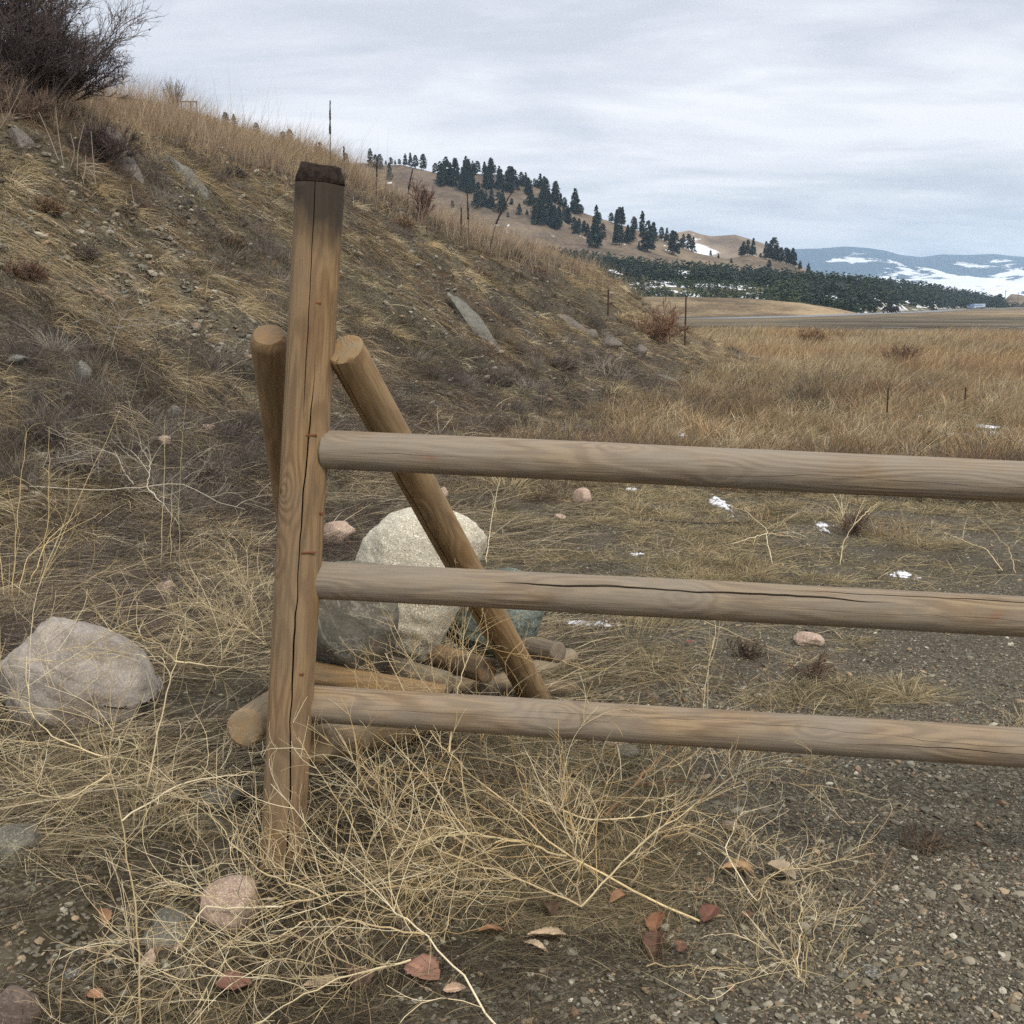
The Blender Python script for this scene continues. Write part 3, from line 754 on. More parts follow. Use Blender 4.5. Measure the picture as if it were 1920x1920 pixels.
def log_mesh(L, r0, r1, cracks=(), ch0=0.006, ch1=0.006, lumps=0.012, seed=0, flat=0.0, endtint=1.0, rows=None):
    """tapering pole along +Z; cracks: (phi, z0, z1, width, depth, wiggle)"""
    rows = rows or max(24, int(L * 70))
    zs = np.linspace(0, L, rows)
    rr = r0 + (r1 - r0) * zs / L
    nc = max(1, len(cracks)); NB = 72
    rings = []; tint = []
    for z, r in zip(zs, rr):
        cents = []
        if cracks:
            for j, (ph, z0, z1, w, dp, wg) in enumerate(cracks):
                c = ph + wg * (fbm(np.array([z]), np.array([seed + j * 3.3]), 2.2, 4, seed + j)[0]) + (0.25 * wg * fbm(np.array([z]), np.array([seed * 1.0]), 14, 2, seed + 7)[0])
                on = min(1, max(0, (z - z0) / 0.12 + (1 if z0 <= 0 else 0))) * min(1, max(0, (z1 - z) / 0.2 + (1 if z1 >= L else 0)))
                on *= 0.55 + 0.6 * vnoise(np.array([z * 5.0]), np.array([j + seed * 1.0]), 3)[0]
                cents.append((c, w * on / r, dp * on))
            order = sorted(range(len(cents)), key=lambda i: cents[i][0]); cents = [cents[i] for i in order]
            ang = []; dep = []; tg = []
            for j, (c, hw, dp) in enumerate(cents):
                nx = cents[(j + 1) % len(cents)][0] + (2 * np.pi if j == len(cents) - 1 else 0)
                hwn = cents[(j + 1) % len(cents)][1]
                hw = max(hw, 1e-4); hwn = max(hwn, 1e-4)
                ang += [c, c + hw * 0.45, c + hw]; dep += [dp, dp * 0.8, 0]; tg += [1, 1, 0.3]
                M = NB // len(cents)
                g = np.linspace(c + hw, nx - hwn, M + 2)[1:-1]
                ang += list(g); dep += [0] * M; tg += [0] * M
                ang += [nx - hwn, nx - hwn * 0.45]; dep += [0, cents[(j + 1) % len(cents)][2] * 0.8]; tg += [0.3, 1]
                if dp <= 0: 
                    for q in range(3): tg[-(M + 5) + q] = 0
            ang = np.array(ang); dep = np.array(dep); tg = np.array(tg) * (dep > 0.0005)
        else:
            ang = np.linspace(0, 2 * np.pi, NB, endpoint=False); dep = np.zeros(NB); tg = np.zeros(NB)
        cx, sx = np.cos(ang), np.sin(ang)
        rad = r * (1 + lumps * 2.2 * (vnoise(cx * 1.3 + 5 + seed, sx * 1.3 + z * 2.0 + 9, seed) - 0.5) + lumps * (vnoise(cx * 3 + 5, sx * 3 + z * 9 + 9, seed + 1) - 0.5))
        if flat: rad = np.minimum(rad, r * (1 - flat) / np.maximum(np.abs(sx), 1e-3))
        e0 = max(0, ch0 - z); e1 = max(0, ch1 - (L - z)); 
        rings.append(np.stack([cx * (rad - dep), sx * (rad - dep), np.full_like(cx, z)], 1)); tint.append(tg)
    n = len(rings[0])
    # chamfered ends then flat caps
    def cap(ring, z, ch, sgn, rseed):
        out = []
        for k, (s_, dz) in enumerate(((1 - min(ch * 1.0 / r0, .23), sgn * ch), (0.55, sgn * (ch + 0.001)), (0.2, sgn * (ch + 0.0015)))):
            rg = ring.copy(); rg[:, :2] *= s_; rg[:, 2] = z + dz
            rg[:, 2] += 0.003 * fbm(rg[:, 0], rg[:, 1], 40, 3, rseed)
            out.append(rg)
        return out
    A = cap(rings[0], 0, ch0, -1, seed)[::-1]; B = cap(rings[-1], L, ch1, 1, seed + 1)
    allr = A + rings + B; tt = [np.zeros(n)] * 3 + tint + [np.zeros(n)] * 3
    en = [1] * 3 + [0] * rows + [1] * 3
    V = np.concatenate(allr); nr = len(allr)
    i = np.arange(nr - 1)[:, None] * n + np.arange(n)[None]; i2 = np.arange(nr - 1)[:, None] * n + (np.arange(n)[None] + 1) % n
    F = np.stack([i, i2, i2 + n, i + n], -1).reshape(-1, 4)
    V = np.concatenate([V, [[0, 0, -ch0 - 0.002], [0, 0, L + ch1 + 0.002]]])
    k = np.arange(n); k2 = (k + 1) % n
    T = np.concatenate([np.stack([k2, k, np.full(n, nr * n)], 1), np.stack([k + (nr - 1) * n, k2 + (nr - 1) * n, np.full(n, nr * n + 1)], 1)])
    col = np.zeros((len(V), 3)); col[:-2, 1] = np.concatenate(tt)
    col[:-2, 0] = np.repeat(np.array(en) * endtint, n); col[-2:, 0] = endtint
    me = np_mesh("log", V, [F, T], True, col)
    return me
def set_sharp(me, angle=40):
    bm = bmesh.new(); bm.from_mesh(me)
    for e_ in bm.edges:
        if len(e_.link_faces) == 2 and e_.calc_face_angle(0) > R(angle): e_.smooth = False
    bm.to_mesh(me); bm.free()
def frame(p0, p1, phi_to_cam=True):
    """matrix whose Z runs p0->p1 and whose -Y... +X points as close to the camera as it can"""
    a = nrm(p1 - p0); mid = (p0 + p1) / 2; v = nrm(EYE - mid); x = nrm(v - a * (v @ a)); y = np.cross(a, x)
    M = Matrix([[x[0], y[0], a[0], p0[0]], [x[1], y[1], a[1], p0[1]], [x[2], y[2], a[2], p0[2]], [0, 0, 0, 1]])
    return M, float(np.linalg.norm(p1 - p0))
FENCE = empty("rail_fence", P(529, 1600, 3.13))
tag(FENCE, "weathered pole fence end with one squared-off post, three round rails and leaning braces", "fence")
def fence_part(name, p0, p1, r0, r1, mat, label=None, **k):
    M, L = frame(np.asarray(p0), np.asarray(p1))
    me = log_mesh(L, r0, r1, **k); set_sharp(me)
    o = put(name, me, mat, FENCE, M)
    if label: o['label'] = label
    return o
tan_l, tan_d, gry = (0.40, 0.28, 0.155), (0.22, 0.145, 0.075), (0.25, 0.22, 0.165)
def build_fence():
    bot = P(529, 1600, 3.13); top = P(600, 347, 3.15)
    low = bot - (top - bot) / np.linalg.norm(top - bot) * 0.35
    Lp = float(np.linalg.norm(top - low))
    post_m = mat_wood("post_wood", (0.40, 0.270, 0.140), (0.215, 0.13, 0.062), (0.25, 0.21, 0.155), 0.42, 1, stain=(Lp - 0.17, Lp - 0.03, (0.048, 0.040, 0.033), 0.92))
    o = fence_part("post", low, top, 0.0690, 0.0715, post_m, lumps=0.016, seed=3, flat=0.10, ch0=.004, ch1=0.004,
        cracks=((0.10, 0.3, Lp - 0.43, 0.0026, 0.03, 0.25), (-0.16, Lp - .62, Lp + 1, 0.0014, 0.02, 0.10), (0.72, .1, .9, 0.0012, .01, .1)))
    # the weathered, chamfered cap of the post
    M, _ = frame(low, top)
    me = log_mesh(0.012, 0.0720, 0.0705, rows=4, ch0=0.001, ch1=0.034, seed=5, lumps=0.02, flat=0.10, endtint=0.0)
    v = np.zeros(len(me.vertices) * 3); me.vertices.foreach_get('co', v); v = v.reshape(-1, 3)
    t = sstep(0.012, 0.046, v[:, 2]); v[:, 0] *= 1 - 0.04 * t; v[:, 1] *= 1 + 0.05 * t
    v[:, 2] += fbm(v[:, 0], v[:, 1], 26, 4, 2) * 0.007 * t + v[:, 1] * -0.07 * t
    me.vertices.foreach_set('co', v.ravel()); me.update()
    m = MT("rotten_dark_end_grain", 0.95, 0.1); n = m.noise(m.tc.outputs['Object'], 60, 5, 0.7)
    m.color(m.ramp(n, [(0.40, (0.016, 0.012, 0.010)), (0.62, (0.042, 0.030, 0.023)), (0.74, (0.12, 0.075, 0.05))])); m.bump(n, 0.9, 0.006)
    put("post_cap", me, m.m, FENCE, M @ Matrix.Translation((0, 0, Lp + 0.002)))["label"] = "dark rotten top of the post"
    # rails
    rail_spec = [((608, 843, 3.13), (2050, 909, 2.98), .0530, .0548, 11, ((0.35, .9, 2.9, .0007, .004, .3), (0.1, .05, .5, .0006, .003, .2), (2.6, .2, 3, .001, .01, .2))),
                 ((590, 1087, 3.15), (2050, 1163, 2.99), .0535, .0550, 12, ((-.42, .50, 1.60, .0036, .018, .3), (-.78, 1.30, 2.7, .0024, .015, .2), (0.5, .1, .8, .0005, .003, .2), (.2, 1.2, 2.4, .0005, .003, .3))),
                 ((572, 1319, 3.16), (2050, 1410, 2.98), .0525, .0555, 13, ((.42, 1.50, 2.7, .0016, .010, .25), (.1, .1, .9, .0005, .003, .2), (-.2, .6, 2.2, .0005, .004, .4)))]
    for i, (a, b, r0, r1, sd_, cr) in enumerate(rail_spec):
        lg = [(0.325, 0.255, 0.158), (0.345, 0.268, 0.162), (0.36, 0.268, 0.155)][i]
        mt = mat_wood("rail_wood", lg, (0.165, 0.112, 0.064), (0.27, 0.245, 0.200), 0.75, sd_, tone=(.92, .88, .86))
        A_, B_ = P(*a), P(*b); B_ = A_ + (B_ - A_) * 1.62; r1 = r0 + (r1 - r0) * 1.62
        fence_part("rail", A_, B_, r0, r1, mt, ["top rail, greyest, with faint hairline checks", "middle rail with one long dark crack", "bottom rail, tan and warm, behind the dry branches"][i], seed=sd_, cracks=cr, ch0=0.005, lumps=0.016)
    q = P(592, 1087, 3.15); q = q + (P(2050, 1163, 2.99) - q) * 1.64; q0 = np.array([q[0] + .03, q[1], float(H(q[0], q[1])) - .3])
    fence_part("post", q0, np.array([q[0] + .06, q[1], 1.75]), .070, .070, post_m, seed=8, cracks=((.2, .2, 1.4, .0015, .02, .2),), rows=60)
    # rusty dents and nail marks on the post
    rust = mat_flat("rust_mark", (0.19, 0.075, 0.035), .8, .15)
    cl = lambda y: (600 + (529 - 600) * (y - 347) / (1600 - 347), 3.15 - .02 * (y - 347) / 1253)
    for x, y, w in ((591, 568, 22), (547, 822, 15), (584, 816, 22), (579, 1036, 28), (541, 1047, 12), (517, 1266, 13), (566, 1264, 9), (603, 962, 9)):
        cx0, Yc = cl(y); off = (x - cx0) / FPX * Yc; yy = Yc - math.sqrt(max(.0685 ** 2 - off ** 2, 1e-5)) * .985
        bm = bmesh.new(); box_bm(bm, (0, 0, 0), (w / FPX * 3.1, .004, .0045), .0012)
        me = bpy.data.meshes.new("nail"); bm.to_mesh(me); bm.free()
        put("nail", me, rust, FENCE, Matrix.Translation(Vector(P(x, y, yy))) @ Matrix.Rotation(-off / .07 * -1.0, 4, 'Z') @ Matrix.Rotation(random.uniform(-.1, .1), 4, 'Y'))
    # leaning braces
    bm_ = mat_wood("brace_wood", (0.42, 0.275, 0.13), (0.25, 0.145, 0.06), (0.27, 0.24, 0.17), 0.35, 21, stain=None)
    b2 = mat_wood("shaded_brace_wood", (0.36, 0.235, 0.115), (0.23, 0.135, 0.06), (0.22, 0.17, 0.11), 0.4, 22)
    t1 = P(646, 655, 3.13); e1 = P(1012, 1322, 4.50)
    fence_part("brace", e1, t1, .060, .0535, bm_, "right brace leaning back behind the rails", seed=21, cracks=((-0.75, 0, 2.2, .0026, .022, .25), (.3, .1, .7, .001, .01, .2)), ch0=.004, ch1=.005)
    t2 = P(505, 636, 3.28); e2 = P(594, 1290, 4.5)
    fence_part("brace", e2, t2, .062, .0545, b2, "left brace half hidden behind the post", seed=22, cracks=((2.2, 0, 1, .002, .02, .2),), ch0=.004, ch1=.018)
    # ground logs of the crib, ends towards the viewer
    b3 = mat_wood("base_log_wood", (0.38, 0.27, 0.145), (0.23, 0.15, 0.08), (0.25, 0.22, 0.16), 0.5, 23)
    fence_part("base_log", P(461, 1364, 3.20), P(600, 1262, 4.7), .056, .056, b3, "base log whose round end shows left of the post", seed=23, cracks=((1, 0, .7, .0012, .012, .2),), ch0=.008)
    fence_part("base_log", P(592, 1396, 3.22), P(905, 1330, 4.85), .055, .055, b3, "base log whose round end shows right of the post", seed=24, cracks=((1.7, 0, .9, .0012, .012, .2),), ch0=.012)
    # short logs laid across under the rocks
    logs = [((560, 1262, 4.10), (830, 1308, 3.98), .052, .048, (0.47, 0.30, 0.13), "yellowish log lying lowest under the grey boulder"),
            ((690, 1240, 4.30), (836, 1281, 4.02), .046, .044, (0.33, 0.27, 0.19), "short log with its sawn end under the grey boulder"),
            ((760, 1215, 4.55), (914, 1257, 4.20), .052, .048, (0.36, 0.24, 0.13), "short log with its sawn end under the white boulder"),
            ((840, 1288, 4.50), (1075, 1296, 4.62), .046, .046, (0.36, 0.27, 0.16), "log lying across behind the foot of the right brace"),
            ((930, 1205, 4.75), (1046, 1223, 4.45), .047, .043, (0.25, 0.20, 0.15), "log with a dark sawn end under the blue-green rock"),
            ((900, 1300, 4.40), (1068, 1234, 5.00), .050, .046, (0.42, 0.34, 0.22), "pale log sticking out lowest at the right of the pile")]
    for i, (a, b, r0, r1, c, lab) in enumerate(logs):
        mt = mat_wood("crib_log_wood", c, tuple(k * .55 for k in c), (0.25, 0.22, 0.17), .4, 30 + i)
        fence_part("platform_log", P(*a), P(*b), r0, r1, mt, lab, seed=30 + i, cracks=((0.6, 0, .5, .0012, .01, .2),), ch0=.004, ch1=.008, rows=30)
    # staple and nail heads at the top rail joint
    bm_obj_at("nail", P(612, 862, 3.085), .005, mat_flat("bright_steel", (0.5, 0.5, 0.5), .35, .5, .9))
def bm_obj_at(name, p, r, mat):
    bm = bmesh.new(); bmesh.ops.create_cone(bm, cap_ends=True, segments=10, radius1=r, radius2=r * .8, depth=.006)
    me = bpy.data.meshes.new(name); bm.to_mesh(me); bm.free()
    put(name, me, mat, FENCE, Matrix.Translation(Vector(p)) @ Matrix.Rotation(math.pi / 2, 4, 'X'))
build_fence()

# ------------------------------------------------------------------ rocks
def ico(sub):
    bm = bmesh.new(); bmesh.ops.create_icosphere(bm, subdivisions=sub, radius=1)
    v = np.array([q.co[:] for q in bm.verts]); f = np.array([[q.index for q in p.verts] for p in bm.faces]); bm.free(); return v, f
ICO = {k: ico(k) for k in (1, 2, 4, 5, 6)}
def fbm3(p, sc, oct=4, seed=0, gain=.5):
    return (fbm(p[:, 0] + 3.1 * p[:, 2], p[:, 1] - 1.7 * p[:, 2], sc, oct, seed, gain) + fbm(p[:, 1] + 9, p[:, 2] + p[:, 0] * .6, sc, oct, seed + 5, gain)) * .6
def rock_shape(sub, seed, nplanes=10, dmin=.62, dmax=.95, rough=.03, soft=.06, box=2.0, fn=None):
    v, f = ICO[sub]; r = np.random.default_rng(seed)
    d = v.copy(); rad = (np.abs(v) ** box).sum(1) ** (-1 / box)
    for _ in range(nplanes):
        n = nrm(r.normal(0, 1, 3)); dd = r.uniform(dmin, dmax); c = d @ n
        lim = np.where(c > .05, dd / np.maximum(c, .05), 99)
        h = np.clip(.5 + .5 * (lim - rad) / soft, 0, 1); rad = lim * (1 - h) + rad * h - soft * h * (1 - h)
    rad = rad + rough * 2.2 * fbm3(d, 1.7, 3, seed) + rough * fbm3(d, 7, 4, seed + 3, .6)
    p = d * rad[:, None]
    if fn is not None: p = fn(p)
    return p, f
def mat_rock(name, a, b, c=None, veins=None, speck=0.5, top=None, sc=1.0, seed=0):
    m = MT(name, 0.85, 0.25); pos = m.map(m.tc.outputs['Object'], (1, 1, 1), (seed, seed * 2, 0))
    n = m.noise(pos, 7 * sc, 6, .65, .3); f = m.noise(pos, 110 * sc, 4, .7)
    col = m.mix(m.ramp(n, [(.36, 0.0), (.64, 1.0)]), a, b)
    if c: col = m.mix(m.ramp(m.noise(pos, 3.2 * sc, 4, .6, 1.0), [(.55, 0.0), (.68, .8)]), col, c)
    sp = m.vor(pos, 190 * sc, 'F1', 1); s1 = m.sepx(sp)[0]
    col = m.mix(m.math('MULTIPLY', m.ramp(s1, [(.80, 0.0), (.9, 1.0)]), speck), col, tuple(min(1, k * 1.9) for k in b))
    col = m.mix(m.math('MULTIPLY', m.ramp(s1, [(.08, 1.0), (.16, 0.0)]), speck), col, tuple(k * .35 for k in a))
    if veins:
        wv = m.noise(pos, 4.0 * sc, 5, .6, 1.6); line = m.math('ABSOLUTE', m.math('SUBTRACT', wv, .5))
        col = m.mix(m.ramp(line, [(.0, .75), (.012, 0.0)]), col, veins)
    if top:
        nz = m.n.new('ShaderNodeNewGeometry'); q = m.sepx(nz.outputs['Normal'])[2]
        col = m.mix(m.math('MULTIPLY', m.ramp(q, [(.35, 0.0), (.75, 1.0)]), m.ramp(n, [(.3, .9), (.7, .45)])), col, top)
    m.color(col); m.bump(m.math('ADD', m.math('MULTIPLY', n, 1.6), m.math('MULTIPLY', f, .35)), .7, .012); return m.m
def rock(name, label, center, size, mat, seed, sub=5, rot=(0, 0, 0), cat="rock", group=None, **k):
    p, f = rock_shape(sub, seed, **k)
    me = np_mesh(name, p * np.asarray(size), f, True)
    o = put(name, me, mat); o.location = Vector([float(c) for c in center]); o.rotation_euler = rot
    return tag(o, label, cat, group)
def px_size(w, h, Y, depth):  # photograph pixels at distance -> half sizes in metres
    k = Y / CP / FPX * 1.0
    return np.array([w * k / 2, depth / 2, h * k / 2])
def build_rocks():
    mg = mat_rock("pale_grey_boulder", (0.215, 0.185, 0.15), (0.36, 0.325, 0.28), (0.24, 0.19, 0.14), speck=.25, sc=1.1)
    def fn(p):
        q = p.copy(); z = q[:, 2]; q[:, 0] = q[:, 0] * (1 - .20 * z * (z > 0)) - .14 * z * (z > 0); q[:, 2] += -.16 * q[:, 0] * (z > 0); return q
    rock("boulder", "large pale grey rounded boulder lying alone left of the post", P(157, 1276, 4.30), px_size(292, 218, 4.3, .42), mg, 11, 6, (R(2), R(9), R(10)), "boulder", nplanes=8, dmin=.88, dmax=1.02, soft=.07, rough=.030, box=3.0, fn=fn)
    mw = mat_rock("cream_granite", (0.43, 0.395, 0.30), (0.54, 0.505, 0.405), (0.40, 0.32, 0.22), speck=.55, sc=1.3)
    def fw(p):
        q = p.copy(); z = q[:, 2]
        w = np.interp(z, [-1, -.6, 0, .35, .8, 1], [.50, .60, .86, 1.05, 1.06, 1.0]); q[:, 0] = q[:, 0] * w + np.interp(z, [-1, 0, .5, 1], [-.14, -.08, .02, .06])
        # saddle between the two humps of the top
        q[:, 2] -= .10 * np.exp(-((q[:, 0] - .12) / .20) ** 2) * (z > 0) * z; q[:, 2] += .12 * q[:, 0] * (z > 0); return q
    rock("boulder", "cream white granite boulder standing tall on the log crib", P(786, 1098, 4.50), px_size(248, 300, 4.5, .40), mw, 15, 6, (0, 0, 0), "boulder", nplanes=9, dmin=.86, dmax=1.0, soft=.09, rough=.035, box=2.5, fn=fw)
    md = mat_rock("slate_grey_boulder", (0.100, 0.092, 0.070), (0.165, 0.152, 0.118), (0.17, 0.13, 0.085), veins=(.32, .30, .25), speck=.2, sc=.7)
    rock("boulder", "dark slate grey boulder with thin pale veins right beside the post", P(655, 1165, 4.22), px_size(195, 235, 4.22, .36), md, 23, 6, (0, R(6), 0), "boulder", nplanes=9, dmin=.76, dmax=.95, soft=.08, rough=.03, box=2.6)
    mb = mat_rock("blue_green_rock", (0.080, 0.090, 0.074), (0.165, 0.188, 0.158), (0.05, 0.052, 0.042), speck=.5, sc=1.1)
    rock("boulder", "blue-green angular rock behind the right brace", P(935, 1150, 4.72), px_size(226, 176, 4.72, .34), mb, 33, 6, (0, R(4), R(20)), "boulder", nplanes=13, dmin=.64, dmax=.9, soft=.04, rough=.035)
    mp = mat_rock("pink_rock", (0.32, 0.225, 0.165), (0.46, 0.36, 0.28), (0.30, 0.17, 0.11), speck=.4, sc=1.3)
    mq = mat_rock("grey_green_rock", (0.10, 0.094, 0.072), (0.19, 0.178, 0.140), (.08, .068, .048), speck=.5, sc=1.4)
    mr = mat_rock("rusty_rock", (0.10, 0.075, 0.06), (0.16, 0.12, 0.095), (0.35, 0.15, 0.06), speck=.3, sc=1.0)
    ml = mat_rock("lichen_grey_rock", (0.095, 0.092, 0.076), (0.175, 0.170, 0.145), (0.085, 0.070, 0.042), speck=.9, sc=1.2)
    mk = mat_rock("brown_slab", (0.10, 0.085, 0.07), (0.17, 0.15, 0.13), (0.07, 0.06, 0.05), speck=.6, sc=1.0)
    def onground(lab, px, py, w, h, mat, seed, name="rock", rz=0, ry=0, deep=1.0, sink=.25, cat="rock", sub=4, group=None, **k):
        p = G(px, py + h * .45); Y = p[1]; s = px_size(w, h, Y, 1); s[1] = s[0] * deep
        c = np.array([p[0], p[1] + s[1] * .5, p[2] + s[2] * (1 - 2 * sink)])
        k.setdefault('nplanes', 12); k.setdefault('soft', .05); k.setdefault('dmin', .6)
        return rock(name, lab, c, s * 1.06, mat, seed, sub, (0, ry, rz), cat, group, **k)
    onground("pink angular rock lying in front of the post among dry stems", 432, 1690, 135, 105, mp, 41, rz=.3, sub=5)
    onground("small dark grey stone touching the pink rock", 315, 1722, 72, 48, mq, 42, sub=5)
    onground("flat grey-green stone below the dark grey one", 300, 1760, 100, 26, mq, 43)
    onground("little pink stone standing below the flat grey-green stone", 278, 1795, 40, 46, mp, 44)
    onground("small pale stone between the pink rock and the pebbles", 330, 1778, 26, 20, mp, 45)
    onground("whitish stone lying on the earth at the lower left", 128, 1830, 42, 26, ml, 46)
    onground("flat dark lichened rock at the left edge below the boulder", 25, 1580, 130, 78, mq, 47, ry=.15, sub=5)
    onground("rust-stained brown rock in the bottom left corner", 18, 1880, 110, 110, mr, 48, sub=5)
    onground("dark rock in the weeds just left of the post foot", 415, 1495, 90, 60, mq, 49)
    onground("pink streaked rock on the gravel behind the middle rail", 1520, 1197, 56, 30, mp, 50, rz=.4, sub=5)
    onground("pale pink stone in the matted grass behind the top rail", 1092, 927, 36, 34, mp, 51)
    onground("small tan stone on bare earth below the pink one", 1048, 968, 26, 14, mp, 52)
    onground("grey stone sunk in gravel under the bottom rail", 1178, 1408, 44, 24, mq, 53)
    onground("flat rock with an orange edge under the bottom rail", 1160, 1395, 50, 12, mp, 54)
    onground("pink stone half buried between the post and the white boulder", 632, 990, 62, 66, mp, 55)
    onground("orange stone just right of the brace below the top rail", 830, 922, 24, 26, mp, 56)
    onground("purplish stone at the edge of the dry branches", 1372, 1548, 36, 20, mp, 57)
    onground("pale stone on the gravel between bottom rails and tufts", 1635, 1824, 46, 16, ml, 58)
    onground("greenish stone beside the pale one on the gravel", 1582, 1828, 26, 18, mq, 59)
    onground("blue-grey pebble under the bottom rail at right", 1706, 1436, 20, 14, mq, 60)
    # slabs lying in the bank
    def slab(lab, a, b, wpx, mat, seed, th=.10, name="rock_slab"):
        A, B = G(*a), G(*b); c = (A + B) / 2; e_ = .3
        n = nrm(np.array([-(float(H0(c[0] + e_, c[1])) - float(H0(c[0] - e_, c[1]))) / (2 * e_), -(float(H0(c[0], c[1] + e_)) - float(H0(c[0], c[1] - e_))) / (2 * e_), 1.0]))
        n = nrm(n + np.array([0, -.35, 0])); ax = nrm(B - A); ax = nrm(ax - n * (ax @ n)); bx = np.cross(n, ax)
        L = np.linalg.norm(B - A) / 2; wd = wpx / FPX * c[1] * .62
        p, f = rock_shape(5, seed, nplanes=12, dmin=.66, dmax=.95, soft=.03, rough=.05, box=2.6)
        me = np_mesh(name, p * [L * 1.05, wd, th], f, True)
        M = Matrix([[ax[0], bx[0], n[0], c[0]], [ax[1], bx[1], n[1], c[1]], [ax[2], bx[2], n[2], c[2]], [0, 0, 0, 1]])
        o = put(name, me, mat, None, M); o.location = Vector(c - n * th * .30); return tag(o, lab, "rock slab")
    slab("long lichened slab high on the bank left of the post top", (312, 302), (412, 398), 42, ml, 61, .09)
    slab("large brown slab near the bush at the bank top", (198, 265), (262, 370), 60, mk, 62, .12)
    slab("long grey speckled slab on the bank right of the post", (835, 562), (972, 685), 40, ml, 63, .09)
    slab("dark grey slab sunk in the foot of the bank left of the braces", (92, 880), (212, 900), 40, mq, 64, .08)
    slab("pale flat slab at the foot of the bank in the distance", (1222, 702), (1280, 722), 15, ml, 65, .08)
    slab("small grey slab near the upper left edge under the golden grass", (22, 250), (62, 282), 30, mk, 66, .08)
    slab("rough brown outcrop slab above the long speckled slab", (1040, 590), (1120, 640), 26, mk, 67, .10)
    slab("dark flat outcrop on the bank between the post top and the lichened slab", (420, 330), (500, 375), 22, mk, 68, .08)
    for i, (x, y, w, h, mt, lab) in enumerate([
        (57, 898, 32, 34, mk, "brown block left of the dark sunk slab"), (150, 950, 22, 26, mp, "tan stone on the bank under the dark sunk slab"),
        (152, 690, 36, 48, ml, "grey upright stone in the middle of the left bank"), (120, 740, 46, 24, mq, "dark flat stone below the upright grey one"),
        (308, 823, 26, 22, mp, "orange-pink stone on the bank left of the left brace"), (322, 770, 34, 28, ml, "round grey stone above the orange-pink one"),
        (285, 770, 22, 20, mr, "reddish stone touching the round grey stone"), (388, 800, 28, 20, mp, "pink angular stone right of the round grey stone"),
        (1110, 625, 30, 24, mk, "dark blocky rock on the far end of the bank"), (1145, 640, 44, 30, mk, "biggest dark outcrop rock on the far bank end"),
        (1200, 655, 28, 26, mk, "dark rock lowest on the far bank end"), (988, 622, 16, 12, ml, "whitish stone right of the long speckled slab"),
        (160, 1078, 40, 26, ml, "whitish stone in straw above the big boulder"), (125, 1075, 40, 24, mp, "pink stone beside the whitish one above the big boulder"),
        (305, 1100, 44, 40, mp, "brownish stone in straw right of the boulder top"), (25, 672, 44, 20, ml, "pale stone at the left edge of the bank"),
        (1268, 960, 0, 0, None, None)]):
        if mt is None: continue
        onground(lab, x, y, w, h, mt, 70 + i)
build_rocks()

# ------------------------------------------------------------------ loose stones, grass, twigs: what nobody could count
def scatter_px(n, r0, r1, az0=-27, az1=27, seed=0, power=1.0):
    r = np.random.default_rng(seed)
    az = np.radians(r.uniform(az0, az1, n)); t = r.uniform(0, 1, n)
    rr = (r0 ** -power + (r1 ** -power - r0 ** -power) * t) ** (-1 / power)
    return rr * np.sin(az), rr * np.cos(az), r
def pal(r, n, cols, wts=None, jit=.18):
    cols = np.array(cols); i = r.choice(len(cols), n, p=None if wts is None else np.array(wts) / np.sum(wts))
    return cols[i] * (1 + r.normal(0, jit, (n, 1))).clip(.5, 1.6)
def stones(name, label, x, y, size, col, r, flat=.62, sub=1, sink=.25):
    v, f = ICO[sub]; n = len(x); nv = len(v)
    d = v[None] * r.uniform(.72, 1.18, (n, nv, 1)) * 1.0
    S = np.stack([size * r.uniform(.8, 1.5, n), size * r.uniform(.7, 1.1, n), size * flat * r.uniform(.6, 1.2, n)], 1)
    d = d * S[:, None]
    a = r.uniform(0, 6.28, n); c, s_ = np.cos(a)[:, None], np.sin(a)[:, None]
    tl = r.normal(0, .35, n)[:, None]
    X = d[..., 0] * c - d[..., 1] * s_; Y = d[..., 0] * s_ + d[..., 1] * c; Z = d[..., 2] + X * tl
    z0 = H(x, y) + S[:, 2] * (1 - 2 * sink)
    V = np.stack([X + x[:, None], Y + y[:, None], Z + z0[:, None]], -1).reshape(-1, 3)
    F = (f[None] + (np.arange(n) * nv)[:, None, None]).reshape(-1, 3)
    C = np.repeat(col, nv, axis=0)
    return V, F, C
PEB = [(.28, .25, .20), (.16, .14, .108), (.20, .175, .135), (.40, .37, .31), (.095, .082, .063), (.33, .25, .17), (.15, .145, .12), (.26, .17, .115), (.50, .46, .39)]
PEB = [(a * .86, b * .86, c * .79) for a, b, c in PEB]
PW = [5, 8, 8, 2.2, 7, 3, 3, 1.2, .8]
def lot_edge(Y, X): return np.interp(Y, [0, 2.3, 3.2, 5, 9, 14], [0.1, 0.15, 0.6, 0.55, 0.6, 3.0])
